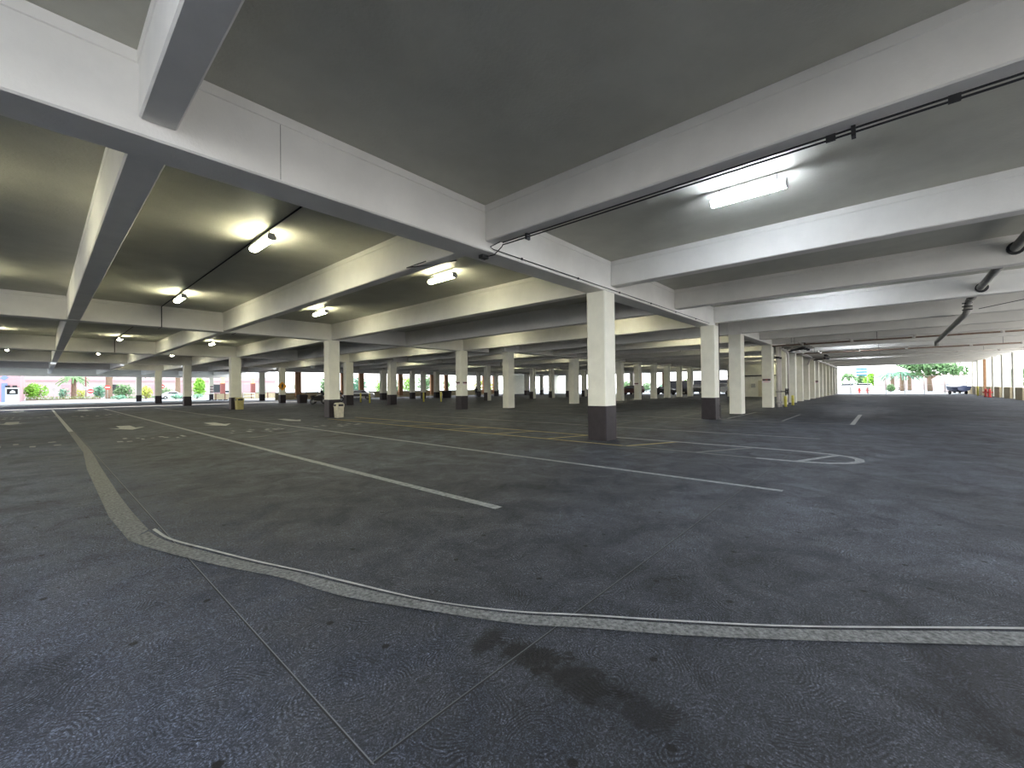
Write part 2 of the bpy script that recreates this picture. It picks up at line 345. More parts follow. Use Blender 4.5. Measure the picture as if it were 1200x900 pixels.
# ------------------------------------------------------------------ columns
def column(x0, x1, y0, y1, label, base=True, top=GB, group=None, base_h=0.965, half=False):
    r = empty('concrete_column', ((x0 + x1) / 2, (y0 + y1) / 2, 0), label, 'column', group)
    hx, hy = (x1 - x0) / 2, (y1 - y0) / 2
    MB().chamfer_col(-hx, hx, -hy, hy, base_h if base else 0, top).build('shaft', M['cream'], r)
    if base and not half:
        b = MB().chamfer_col(-hx - .004, hx + .004, -hy - .004, hy + .004, 0, base_h, 0.02).build('painted_base', M['black'], r); b['label'] = 'black painted column base'
    elif base:
        b = MB().box(-hx, hx, -hy, hy, 0, base_h)
        b.mi = [1] * 6; b.mi[5] = 0; b.build('painted_base', [M['black'], M['cream']], r)['label'] = 'column base painted black on one face only'
    return r
G1, G2 = 'cream columns with black bases', 'cream columns of the right hall'
colA = column(10.38, 10.98, 5.77, 6.35, 'nearest large cream column with black base, on the yellow hatched island', group=G1)
colB = column(19.78, 20.42, 22.4, 23.0, 'cream column with black base and two small dark signs, near mid photo', group=G1)
column(10.34, 10.96, 22.4, 23.0, 'cream black-based column with the beige bin at its foot', group=G1)
column(10.12, 10.84, 39.0, 39.6, 'cream black-based column with the tan bin at its foot', group=G1)
column(9.84, 10.48, 54.0, 54.6, 'black-based column just before the sunlit strip, third from the far left opening', group=G1)
column(9.68, 10.32, 69.0, 69.6, 'black-based column beyond the sunlit strip, middle of the three at far left', group=G1)
column(9.98, 10.6, 87.4, 88.0, 'brownish black-based column, leftmost of all, beside the wide far opening', group=G1, top=3.82)
colW = column(19.80, 20.40, 5.6, 6.2, 'cream black-based column with the downspout strip, right of the nearest column', group=G1)
column(19.7, 20.45, 39.0, 39.6, 'black-based cream column just right of the beige bin column', group=G1)
colP = column(18.84, 19.45, 53.4, 54.0, 'black-based column carrying the amber pedestrian sign', group=G1)
column(21.6, 22.25, 69.0, 69.6, 'black-based column immediately left of the amber sign column', group=G1)
colS = column(19.50, 20.05, 87.4, 88.0, 'black-based column with three maroon signs beside the tan parapet', group=G1, top=3.82)
column(22.36, 23.05, 35.5, 36.1, 'cream column with black base between the beige bin column and the two-sign column', group=G1)
column(32.0, 32.8, 53.0, 53.6, 'pale column half hidden left of the second-row black-based column', group=G1)
for (a, b_), l, hf in (((37.0, 37.62), 'small black-based column standing before the north parapet openings', False), ((39.0, 39.6), 'small dark column with a yellow bollard in front', False),
                   ((41.5, 42.3), 'small black-based column beside the square dark bin', False), ((50.8, 51.42), 'small black-based column right of the two-sign column', False), ((55.3, 55.9), 'tiny black-based column left of the cream column at mid photo', False),
                   ((63.9, 64.9), 'tiny black-based column before the left cream wall', False), ((68.9, 69.5), 'tiny black-based column before the right cream wall', False)):
    column(a, b_, 53.0, 53.6, l, group=G1, half=hf)
for (a, b_), l in (((35.5, 36.1), 'column black on one base face, left of the tall cream column at mid photo'), ((44.2, 44.8), 'thin column black on one base face, right of the left cream wall'),
                   ((48.5, 49.1), 'thin column black on one base face, right of the right cream wall'), ((52.8, 53.4), 'dark column partly hidden behind the second tall cream column'),
                   ((57.2, 57.9), 'thin column just left of the nearest column'), ((74.1, 74.7), 'tiny distant column left of the first thin cream column past the nearest one')):
    column(a, b_, 35.5, 36.1, l, group=G1, half=True)
r2l = ['tall cream column without black base, nearest of the second row', 'tall cream column without black base, second of its row', 'cream column whose edge shows right of the nearest column', 'cream column with a small dark sign, yellowish at the foot',
       'cream column just right of the one with a small dark sign', 'narrow cream column in the middle of the distant row', 'narrow reddish-shaded cream column, second last of the distant row', 'last narrow cream column beside the downspout column']
for (a, b_), l in zip([(23.1, 23.8), (31.95, 32.75), (40.95, 41.6), (45.22, 45.9), (49.7, 50.3), (53.9, 54.6), (58.25, 58.9), (62.5, 63.3)], r2l):
    c_ = column(a, b_, 20.9, 21.5, l, base=False, group=G2)
    if 45 < a < 46: colX = c_
r1 = [(24.33, 25.05), (32.3, 33.0), (37.65, 38.35), (42.1, 42.75), (46.1, 46.75), (50.4, 51.05), (54.95, 55.6), (58.75, 59.4), (62.6, 63.25), (66.55, 67.2), (71.0, 71.7), (75.4, 76.1), (79.6, 80.3), (83.3, 84)]
for k, (a, b_) in enumerate(r1):
    l = ['tall all-cream column right beside the black-based downspout column', 'all-cream column with the maroon sign and the two riser pipes'][k] if k < 2 else f'{ORD[k - 1]} cream column of the long right row, counted from the riser pipes'
    c_ = column(a, b_, 5.6, 6.2, l, base=False, group='long right row of cream columns')
    if k == 1: colR = c_

# ------------------------------------------------------------------ lamps
def make_lamp(m):
    r = empty('strip_light', (0, 0, 0))
    MB().box(-.065, .065, -.60, .60, .035, .085).build('housing', M['housing'], r)
    d = MB(); d.prism([(-.075, .035), (-.09, .0), (-.075, -.045), (-.03, -.062), (.03, -.062), (.075, -.045), (.09, 0), (.075, .035)], -.575, .575, 'y'); d.build('diffuser', m, r)
    for s_ in (-1, 1):
        e = MB(); e.prism([(-.08, .04), (-.095, .0), (-.08, -.05), (-.03, -.067), (.03, -.067), (.08, -.05), (.095, 0), (.08, .04)], s_ * .575, s_ * .60, 'y'); e.build('end_cap', M['housing'], r)
        MB().tube([(0, s_ * .45, .085), (0, s_ * .45, .22)], .008, 6).build('hanger', M['dark'], r)
    return r
ZL = SLAB - 0.22
protoW = make_lamp(M['lamp_warm']); protoC = make_lamp(M['lamp_cool'])
usedW = usedC = False
def lamp(x, y, label, cool=False, group='ceiling strip lights'):
    global usedW, usedC
    if cool: o = protoC if not usedC else copy_tree(protoC); usedC = True
    else: o = protoW if not usedW else copy_tree(protoW); usedW = True
    o.location = (x, y, ZL); tag(o, label, 'lamp', group); return o
lamp(8.2, 1.75, 'cool white strip light over the right aisle, largest and nearest in the photo', True)
named = {(3.34, 10.5): 'near warm strip light left, on the black ceiling conduit', (3.34, 18.9): 'second warm strip light along the left conduit', (3.34, 35.9): 'warm lamp on the left conduit, third back behind the second girder',
         (8.1, 10.0): 'warm strip light just left of the foreground girder at mid photo', (8.1, 18.3): 'warm strip light above the beige bin column', (8.1, 35.5): 'small warm lamp before the tan bin column',
         (-1.7, 50.0): 'tiny warm lamp near the left frame edge above the far opening', (3.34, 50.5): 'tiny warm lamp above the far left opening', (8.1, 49.0): 'tiny warm lamp above the three far-left columns'}
for (x, y), l in named.items(): lamp(x, y, l)
for k, (x, y) in enumerate([(-1.7, 10.5), (-1.7, 18.9), (3.34, 27.3), (8.1, 27.0), (-1.7, 35.9), (17.8, 10.0), (17.8, 18.3), (17.8, 27), (17.8, 35.5), (17.8, 49), (8.1, 66)]):
    lamp(x, y, 'warm strip light between the beams of the left hall, mostly hidden by girders', group='half-hidden lamps of the left hall')
for x in (-6.5, -1.7): lamp(x, 1.75, 'added unseen cool strip light for fill over the camera, above the frame', True, 'added fill lamps above the frame')  # unseen lamps added to brighten the foreground with cool light
for x in (-6.5, -1.7, 3.34, 8.2, 17.9): lamp(x, -6.4, 'added unseen cool strip light for side fill over the right aisle, right of the frame', True, 'added side-fill lamps right of the frame')  # unseen row added to light the right-hand faces in place of daylight
for x in (26.7, 35.2, 44.2, 52.7, 60.7, 69):
    for y in (9.5, 25, 41): lamp(x, y, 'warm strip light between the beams of the right hall, mostly hidden', group='half-hidden lamps of the right hall')
for x in (17.9, 39.9, 57):
    lamp(x, 1.75, 'cool strip light farther along the right aisle, hidden behind beams', True, group='hidden cool lamps of the right aisle')

# ------------------------------------------------------------------ conduits and pipes
def pipe(name, pts, r, m, label, cat='pipe', n=8, group=None): return tag(MB().tube(pts, r, n).build(name, m), label, cat, group)
rb = empty('conduit_pair', (6.1, 3, RB), 'pair of black conduits slung under the near beam on the right', 'conduit')
for dx, dz in ((-0.05, -.03), (-0.05, -.075)):
    MB().tube([(dx, -12, dz), (dx, 2.5, dz)], .012, 6).build('conduit', M['dark'], rb)
for y in (-2.78, -6.2, 1.9):
    MB().box(-.07, .035, y - .02, y + .02, -.11, 0).build('bracket', M['dark'], rb)
for y in (-2.58, -3.55, -5.0): MB().box(-.065, -.035, y - .045, y + .045, -.095, -.02).build('coupling', M['dark'], rb)
rb.location.x = 6.01
gc = empty('girder_conduit', (6.0, 5.75, 4.24), 'thin dark conduit along the foot of the foreground girder', 'conduit')
MB().tube([(-.12, -.25, .07), (-.16, -.03, .02), (-.05, -.006, 0), (.5, -.006, 0), (13.6, -.006, .02)], .010, 6).build('conduit', M['dark'], gc)
for k in range(6): MB().box(.8 + k * 2.2, .84 + k * 2.2, -.022, .004, -.02, .025).build('clip', M['dark'], gc)
jb = empty('junction_box', (5.95, 6.0, GB), 'small black junction box with a slanting cable under the foreground girder', 'junction box')
MB().box(-.09, .07, -.05, .07, -.07, 0).build('box', M['dark'], jb)
MB().tube([(.0, 0, -.04), (.05, -.23, -.03), (.09, -.40, .10), (.06, -.46, .13)], .010, 6).build('cable', M['dark'], jb)
pipe('conduit_run', [(3.34, 6.36, SLAB - .02), (3.34, 22.37, SLAB - .02), (3.34, 22.37, GB - .015), (3.34, 23.03, GB - .015), (3.34, 23.03, SLAB - .02), (3.34, 38.96, SLAB - .02), (3.34, 38.96, GB)], .016, M['dark'], 'black conduit linking the left strip lights and dropping down the second girder', 'conduit')
pipe('conduit_run', [(6.0, 22.37, GB - .01), (6.0, 23.0, GB - .02), (6.2, 23.3, GB + .2), (6.2, 23.5, SLAB - .02), (8.1, 27, SLAB - .02)], .014, M['dark'], 'short black conduit crossing under the second girder beside a beam', 'conduit')
pipe('conduit_run', [(5.4, 7.2, LB - .012), (5.4, 7.9, LB - .012), (5.9, 6.8, GB + .05)], .012, M['dark'], 'short dark cable looping from a beam to the girder behind the junction box', 'conduit')

# big drain pipe through the beams over the right aisle
dp = empty('drain_pipe', (15.5, -2.4, 4.7), 'thick grey drain pipe passing through the beams of the right aisle', 'pipe')
def T(p): return (p[0] - 15.5, p[1] + 2.4, p[2] - 4.7)
MB().tube([T((13.0, -2.4, 4.80)), T((22.2, -2.35, 4.53)), T((22.55, -2.33, 4.48)), T((22.7, -2.32, 4.36)), T((22.72, -2.3, 4.16)), T((23.0, -2.3, 4.08)), T((33.2, -2.2, 3.82)), T((33.4, -2.2, 3.78)), T((33.45, -2.2, 3.6))], .10, 14).build('pipe_run', M['galv'], dp)
for x, z in ((15.5, 4.72), (20.24, 4.585)):
    rg = MB(); rg.tube([T((x - .0, -2.39, z)), T((x + .06, -2.39, z))], .155, 16); o = rg.build('sleeve_ring', M['dark'], dp); o['label'] = 'black sleeve where the pipe enters a beam'
for x, z in ((21.9, 4.54), (22.72, 4.3)):
    MB().tube([T((x, -2.34, z)), T((x + (.1 if z > 4.4 else 0), -2.34, z - (0.01 if z > 4.4 else .1)))], .125, 14).build('coupling', M['galv'], dp)
for z in (4.42, 4.3, 4.18): MB().box(7.0, 7.1, -.02, .24, z - 4.7 - .015, z - 4.7 + .015).build('strap', M['dark'], dp)
pipe('hanger_rod', [(22.75, -2.6, 4.2), (24.2, -6.0, 4.95)], .012, M['dark'], 'thin slanting brace rod beside the grey drain pipe elbow', 'rod')
def sprinkler(x, z, label, m, y0=-8.75, y1=5.4, r=.045):
    o = empty('sprinkler_main', (x, 0, z), label, 'pipe')
    MB().tube([(0, y0, 0), (0, y1, 0)], r, 8).build('pipe_run', m, o)
    for y in (y0 + 2.2, y0 + 4.4, -1.2, 1.4, 3.8):
        if y < y1: MB().tube([(0, y - .07, 0), (0, y + .07, 0)], r * 1.45, 10).build('coupling', M['whitepipe'], o)
    for y in (y0 + 3, 0.3, 4.2):
        if y < y1: MB().tube([(0, y, r), (0, y, SLAB - z)], .008, 6).build('hanger', M['dark'], o)
    return o
sprinkler(31.4, 4.0, 'nearer rust-brown sprinkler pipe crossing the right aisle', M['brownpipe'])
sprinkler(41.4, 4.02, 'farther rust-brown sprinkler pipe crossing the right aisle', M['brownpipe'])
sprinkler(48.5, 4.0, 'short pale sprinkler pipe beyond the two rust-brown ones', M['whitepipe'])
sprinkler(30.2, 4.0, 'pale sprinkler pipe seen behind the downspout column', M['whitepipe'], 6.4, 20.5)
sprinkler(39.5, 4.0, 'second pale sprinkler pipe seen right of the nearest column', M['whitepipe'], 6.4, 20.5)
# pipe clusters near the long row
hp = empty('header_pipe', (33, 5.2, 4.0), 'pinkish header pipe stepping along the tops of the long right row', 'pipe')
MB().tube([(0.5, .0, -.05), (3.5, .15, -.1), (4.0, .2, -.12), (4.2, .2, -.5), (4.2, .2, -3.8)], .07, 10).build('branch_pipe', M['whitepipe'], hp)
MB().tube([(2.5, -.3, 0.1), (5.5, -.3, 0.1), (15, -.1, 0.02), (15.4, .1, -.1), (15.5, .25, -.6)], .075, 10).build('pipe_run', M['whitepipe'], hp)
MB().tube([(16.5, .0, 0.0), (50, .0, -.1)], .07, 10).build('pipe_run', M['whitepipe'], hp)
vc = empty('valve_cluster', (34.5, 4.6, 4.1), 'tangle of dark valves and pipes at the top of the riser pipes', 'pipes')
for a in range(2):
    MB().tube([(-.9 + a * .5, -.7 + .2 * a, .12 * a - .2), (1.2 + a * .6, .5, .1 * a - .2)], .05, 8).build('dark_pipe', M['dark'], vc)
for a in range(3):
    MB().tube([(-.4 + a * 1.1, -.9, .0), (.2 + a * 1.1, .8, .05)], .05, 8).build('pipe', M['galv'], vc)
    MB().tube([(.1 + a * 1.1, -.5, -.15), (.1 + a * 1.1, -.5, .25)], .11, 10).build('valve_body', M['dark'], vc)
vc2 = copy_tree(vc); vc2.location = (48.6, 4.6, 4.05); vc2['label'] = 'farther tangle of dark valves midway along the long right row'
# riser pipes
for i, (x, m, l) in enumerate(((33.25, 'whitepipe', 'cream riser pipe nearest the maroon-signed column'), (34.0, 'whitepipe', 'second cream riser pipe behind the first, left of the bollards'))):
    rp = empty('riser_pipe', (x, 5.42, 0), l, 'pipe', 'riser pipes')
    MB().tube([(0, 0, 0), (0, 0, 4.16)], .10, 12).build('pipe_run', M[m], rp)
    for z in (.25, 1.0, 3.3): MB().tube([(0, 0, z), (0, 0, z + .12)], .135, 12).build('flange', M['galv'] if z < 3 else M['dark'], rp)
    o = MB().tube([(0, -.05, 1.05), (0, -.45, 1.05)], .03, 8); o.tube([(.0, -.45, .83), (.0, -.45, 1.27)], .02, 8); o.tube([(-.28, -.45, 1.05), (.28, -.45, 1.05)], .025, 8)
    a = [(0.24 * math.cos(t), -.45, 1.05 + .24 * math.sin(t)) for t in (2 * PI * k / 14 for k in range(15))]; o.tube(a, .022, 6, cap=False); o.build('valve_wheel', M['dark'], rp)
ds = empty('downspout', (20.50, 5.60, 0), 'cream downspout strip with dark seam on the black-based column', 'pipe')
MB().box(-.025, .09, 0.02, .30, 0, RB - .02).build('pipe_run', M['whitepipe'], ds)
MB().box(-.08, -.045, -.02, .0, 0.02, RB - .02).build('seam_strip', M['dark'], ds)
o = MB().box(-.02, .06, -.012, .02, .06, .62).build('steel_guard', M['dark'], ds)
ds.location = (20.50, 5.598, 0)
# ------------------------------------------------------------------ signs on columns
def small_sign(name, x, y, z, w, h, face, label, marks=True, m='maroon'):
    """panel on a -Y face ('y') or a -X face ('x')"""
    r = empty(name, (x, y, z), label, 'sign')
    def bx(a0, a1, z0, z1, d0, d1): return MB().box(a0, a1, -d1, -d0, z0, z1) if face == 'y' else MB().box(-d1, -d0, a0, a1, z0, z1)
    bx(-w / 2, w / 2, -h / 2, h / 2, 0, .012).build('panel', M['white'], r)
    bx(-w / 2 + .015, w / 2 - .015, -.02, h / 2 - .015, .012, .016).build('colour_band', M[m], r)
    if marks:
        for k in (-1, 1): bx(k * w * .27 - w * .12, k * w * .27 + w * .12, .0, h * .36, .016, .019).build('dark_mark', M['carblack'], r)
        bx(-w * .36, w * .36, -h * .33, -h * .24, .012, .015).build('small_line', M['red'], r)
    return r
small_sign('wall_sign', 20.12, 22.394, 1.87, .42, .22, 'y', 'small sign with two dark marks on the right face of the two-sign column')
small_sign('wall_sign', 19.774, 22.72, 1.87, .42, .22, 'x', 'small sign with two dark marks on the shaded face of the two-sign column')
small_sign('wall_sign', 32.294, 5.92, 1.80, .50, .26, 'x', 'maroon sign on the column beside the riser pipes')
small_sign('wall_sign', 58.744, 5.9, 1.80, .50, .30, 'x', 'small dark maroon sign midway along the long right row')
small_sign('wall_sign', 45.214, 21.2, 1.80, .50, .22, 'x', 'small dark sign on the yellowish distant cream column')
for k, z in enumerate((2.2, 1.75, 1.3)):
    small_sign('wall_sign', 19.78, 87.39, z, .5, .36, 'y', ['top', 'middle', 'lowest'][k] + ' of three maroon signs on the column by the tan parapet')
ps = empty('pedestrian_sign', (19.05, 53.38, 1.98), 'amber diamond sign with a black walking figure on a column', 'sign')
MB().prism([(-.52, 0), (0, -.52), (.52, 0), (0, .52)], -.03, 0, 'y').build('panel', M['amber'], ps)
MB().prism([(.02, .30), (.10, .26), (.08, .16), (.15, .02), (.08, .0), (.10, -.3), (.04, -.32), (.0, -.08), (-.10, -.3), (-.16, -.27), (-.06, 0), (-.12, .06), (-.04, .18), (-.05, .28)], -.036, -.03, 'y').build('walking_figure', M['dark'], ps)

# ------------------------------------------------------------------ bins and bollards
def bin_(x, y, w, h, m, label, flap=True, rz=0):
    r = empty('litter_bin', (x, y, 0), label, 'bin', rz=rz)
    b = MB(); a = w / 2
    def ring(k, z, c=.05): return [(-k + c, -k, z), (k - c, -k, z), (k, -k + c, z), (k, k - c, z), (k - c, k, z), (-k + c, k, z), (-k, k - c, z), (-k, -k + c, z)]
    b.loft([ring(a * .86, .0), ring(a * .86, .04), ring(a * .96, h * .72)]); b.build('body', M[m], r)
    l = MB(); l.loft([ring(a * 1.03, h * .72), ring(a * 1.03, h * .78), ring(a * .98, h * .93), ring(a * .7, h)]); l.build('lid', M[m], r)
    if flap:
        MB().box(-a * .6, a * .6, -a * 1.06, -a * .9, h * .765, h * .90).build('flap', M['dark'], r)
        MB().box(-a * 1.06, -a * .9, -a * .6, a * .6, h * .765, h * .90).build('flap', M['dark'], r)
    return r
bin_(10.72, 22.06, .44, .80, 'binbeige', 'beige lidded bin at the foot of a black-based column, left of mid photo')
bin_(10.58, 38.62, .56, .95, 'binyellow', 'tan lidded bin at the foot of the farther black-based column')
bin_(42.9, 52.0, 1.1, 1.15, 'black', 'square dark bin beside a small column, before the north parapet', False)
bin_(20.2, 50.6, .95, 1.0, 'black', 'dark square bin left of the parked motorbike', False)
def bollard(x, y, h, label, m='yellow'):
    r = empty('bollard', (x, y, 0), label, 'bollard', 'bollards')
    MB().tube([(0, 0, 0), (0, 0, h - .05), (0, 0, h - .015), (0, 0, h)], [.085, .085, .07, .02], 14).build('post', M[m], r)
    MB().tube([(0, 0, 0), (0, 0, .02)], .14, 14).build('base_plate', M['dark'], r)
for x, y, l in ((33.55, 5.05, 'left yellow bollard at the foot of the riser pipes'), (36.2, 5.0, 'right yellow bollard at the foot of the riser pipes'), (29.1, 39.4, 'yellow bollard left, before the small dark column'),
                (30.0, 37.4, 'yellow bollard before the black-based column with square bin'), (23.8, 41.9, 'orange-yellow bollard in front of the police car'), (24.6, 45.3, 'yellow bollard left of the police car bonnet'), (34.6, 38.6, 'pale yellow bollard right of the two-sign column')):
    bollard(x, y, .75 if y < 6 else 1.1, l)

# ------------------------------------------------------------------ floor markings (thin paint on the floor)
def band(name, pts_l, pts_r, m, label, z, cat='floor marking', group='painted floor lines'):
    b = MB(); n = len(pts_l)
    v = [(p[0], p[1], z) for p in pts_l] + [(p[0], p[1], z) for p in pts_r]
    b.add(v, [(i, i + 1, n + i + 1, n + i) for i in range(n - 1)])
    return tag(b.build(name, m), label, cat, group)
def strip(name, x0, y0, x1, y1, w, m, label, z=.004):
    d = Vector((x1 - x0, y1 - y0, 0)).normalized(); p = Vector((-d.y, d.x, 0)) * w / 2
    return band(name, [(x0 + p.x, y0 + p.y), (x1 + p.x, y1 + p.y)], [(x0 - p.x, y0 - p.y), (x1 - p.x, y1 - p.y)], m, label, z)
strip('parking_line', 3.80, 3.62, 3.80, 52, .13, M['faint'], 'long pale lane line ending left of centre foreground')
strip('parking_line', 6.97, 1.10, 6.97, 50, .11, M['faint'], 'long pale lane line ending right of centre foreground')
def smooth(pts, n=6):
    out = []
    P = [Vector((*p, 0)) for p in pts]; P = [2 * P[0] - P[1]] + P + [2 * P[-1] - P[-2]]
    for i in range(1, len(P) - 2):
        for k in range(n):
            t = k / n
            q = 0.5 * ((2 * P[i]) + (-P[i - 1] + P[i + 1]) * t + (2 * P[i - 1] - 5 * P[i] + 4 * P[i + 1] - P[i + 2]) * t * t + (-P[i - 1] + 3 * P[i] - 3 * P[i + 1] + P[i + 2]) * t ** 3)
            out.append((q.x, q.y))
    out.append((P[-2].x, P[-2].y)); return out
strip('edge_line', .70, 55.6, .78, 23.3, .13, M['paint'], 'bright far stretch of the wide lane edge line at left')
band('edge_line', [(.71, 23.4), (.71, 15), (.60, 11.6), (.56, 8.2), (.545, 7.0), (.59, 5.7)], [(.86, 23.4), (.86, 15), (.80, 11.6), (.76, 8.2), (.76, 7.0), (.78, 6.0)], M['wornpaint'], 'broad worn grey lane edge line, straight stretch at left', .004)
outer = [(.585, 5.72), (.68, 5.35), (.88, 4.68), (1.05, 4.2), (1.28, 3.61), (1.45, 2.97), (1.72, 2.36), (2.0, 1.78), (2.29, 1.35), (2.56, .93), (2.98, .36), (3.70, -.56), (4.4, -1.5)]
inner = [(.80, 5.95), (.86, 5.43), (1.04, 4.80), (1.24, 4.15), (1.45, 3.55), (1.57, 3.15), (1.81, 2.44), (2.09, 1.88), (2.38, 1.46), (2.70, .98), (3.12, .40), (3.92, -.57), (4.65, -1.5)]
oc, ic = smooth(outer), smooth(inner)
band('curved_edge_line', oc, [(o[0] * .14 + i[0] * .86, o[1] * .14 + i[1] * .86) for o, i in zip(oc, ic)], M['wornpaint'], 'broad worn grey band curving across the foreground', .005)
def off(a, b_, k): return (a[0] + (b_[0] - a[0]) * k, a[1] + (b_[1] - a[1]) * k)
band('curved_white_line', [off(o, i, 1.02) for o, i in zip(oc, ic)], [off(o, i, 1.16) for o, i in zip(oc, ic)], M['paint'], 'thin bright white line along the inner side of the curved grey band', .006)
# hatched island round the nearest column
def isl(pts, w, m, label):
    n = len(pts); L_, R_ = [], []
    for i, p in enumerate(pts):
        a, b_ = Vector((*pts[max(0, i - 1)], 0)), Vector((*pts[min(n - 1, i + 1)], 0)); d = (b_ - a).normalized()
        L_.append((p[0] - d.y * w / 2, p[1] + d.x * w / 2)); R_.append((p[0] + d.y * w / 2, p[1] - d.x * w / 2))
    return band('island_outline', L_, R_, m, label, .004)
isl([(11.30, 21.5), (11.30, 6.5)], .11, M['yfaint'], 'faded yellow far edge of the hatched island beyond the nearest column')
isl([(9.85, 21.5), (9.82, 5.0)], .11, M['yfaint'], 'faded yellow near edge of the hatched island')
isl([(11.30, 6.5), (11.38, 2.5), (11.36, 1.4), (11.25, .9), (11.05, .55), (10.8, .40), (10.5, .38), (10.2, .50), (9.95, .80), (9.82, 1.3), (9.78, 2.0)], .15, M['faint'], 'pale rounded tip of the hatched island at right')
isl([(9.78, 2.0), (9.82, 5.0)], .09, M['wornpaint'], 'worn near edge of the hatched island tip')
for k, (a, b_) in enumerate([((9.85, 1.3), (11.2, .75)), ((9.82, 3.2), (11.3, 2.4)), ((9.82, 4.9), (11.3, 4.2)), ((9.85, 7.4), (11.3, 6.9)), ((9.85, 9.6), (11.3, 9.0)), ((9.85, 12), (11.3, 11.3)), ((9.85, 14.6), (11.3, 13.9)), ((9.85, 17.4), (11.3, 16.6)), ((9.85, 20.3), (11.3, 19.6))]):
    strip('island_hatch', a[0], a[1], b_[0], b_[1], .12, M['faint' if k == 0 else ('wornpaint' if k == 1 else 'yfaint')], f'{ORD[k]} hatch stripe of the island, counted from its rounded tip')
strip('parking_line', 14.25, 1.35, 14.25, 20, .10, M['faint'], 'stall line just beyond the hatched island')
strip('parking_line', 17.25, 1.34, 17.25, 20, .09, M['wornpaint'], 'worn stall line second beyond the hatched island')
strip('parking_line', 19.9, .85, 19.9, 20, .09, M['faint'], 'stall line running to the foot of the downspout column')
strip('parking_line', 19.9, .92, 26.6, .92, .14, M['paint'], 'bright short line at right pointing toward the far exit')
strip('parking_line', 20.4, 3.2, 25.3, 3.2, .10, M['faint'], 'pale short line between the downspout column and the bright line')
strip('parking_line', 20.7, 5.35, 26.4, 5.35, .10, M['faint'], 'pale line along the feet of the two big right-hand columns')
strip('parking_line', 21.0, 7.6, 30, 7.6, .10, M['wornpaint'], 'worn line behind the downspout column')
strip('parking_line', 14.3, 8.0, 19.9, 8.0, .08, M['wornpaint'], 'worn cross line behind the nearest column')
strip('parking_line', 31.4, .8, 31.4, 5, .10, M['wornpaint'], 'faint line across the right aisle before the riser pipes')
for k, x in enumerate((24.5, 28.8, 33.1)): strip('parking_line', x, 8, x, 20, .1, M['wornpaint'], f'{ORD[k]} faint stall line in the right hall behind the tall columns')
for k, y in enumerate((25.4, 28.2, 31.0, 33.8)): strip('parking_line', 12, y, 19, y, .1, M['wornpaint'], f'{ORD[k]} faint cross line beyond the beige bin column')
# arrows and stencilled words
def arrow(cx, cy, s_, label):
    pts = [(-.55, .04), (-.0, -.50), (.55, .04), (.24, -.02), (.22, .62), (-.22, .62), (-.24, -.02)]
    b = MB(); v = [(cx + p[0] * s_, cy + p[1] * s_ * 2.6, .005) for p in pts]
    b.add(v, [(0, 1, 2, 3, 6), (3, 4, 5, 6)]); return tag(b.build('lane_arrow', M['paint']), label, 'floor marking', 'painted lane arrows')
arrow(2.42, 23.6, 1.0, 'white lane arrow between the broad edge line and the first lane line')
arrow(5.30, 22.4, .95, 'white lane arrow between the two long lane lines')
arrow(8.35, 22.2, .85, 'flat white lane arrow beyond the second lane line')
arrow(-.95, 32.2, 1.0, 'white lane arrow at the far left edge of the photo')
arrow(2.4, 50, 1.3, 'small distant lane arrow near the sunlit strip'); arrow(-1.2, 52, 1.3, 'small distant lane arrow at left near the sunlit strip')
def stencil(cx, cy, w, d, n, seed, label):
    """worn remains of stencilled letters: loose scraps of paint in a row"""
    rnd = random.Random(seed); b = MB()
    for k in range(n):
        x = cx - w / 2 + w * (k + .5) / n; lw = w / n
        for q_ in range(rnd.choice((1, 2, 2))):
            ux, uy = rnd.uniform(-.3, .2), rnd.uniform(-.4, .35); sx_, sy_ = rnd.uniform(.25, .5), rnd.uniform(.10, .26)
            b.box(x + lw * ux, x + lw * (ux + sx_), cy + d * uy, cy + d * (uy + sy_), .003, .0045)
    return tag(b.build('stencilled_word', M['faint']), label, 'floor marking', 'stencilled floor words', 'thing')
stencil(2.35, 17.6, 1.9, 1.5, 7, 3, 'faded stencilled word before the lane arrow left of the first lane line')
stencil(-.35, 18.2, 1.5, 2.0, 4, 5, 'faded stencilled word at the left edge of the photo')
stencil(5.35, 17.4, 2.0, 1.7, 7, 8, 'faded stencilled word between the two long lane lines')
stencil(-.5, 38.5, 2.4, 4.0, 7, 11, 'small stencilled word beyond the far left arrow')
stencil(2.4, 38, 2.4, 3.4, 7, 12, 'small distant stencilled word right of the broad edge line')
stencil(8.4, 17.0, 2.0, 1.7, 6, 15, 'very faint stencilled word left of the hatched island')
for k, y in enumerate((15.1, 15.9)): strip('edge_line', 4.4 + k * 1.1, y, 5.0 + k * 1.3, y + .2, .16, M['wornpaint'], ['small worn white dash before the middle word', 'second small worn dash before the middle word'][k])
# white stop line and lines near the sunlit gap
strip('parking_line', -2.9, 66, -2.5, 86, .16, M['paint'], 'white edge line running to the blue door at far left')

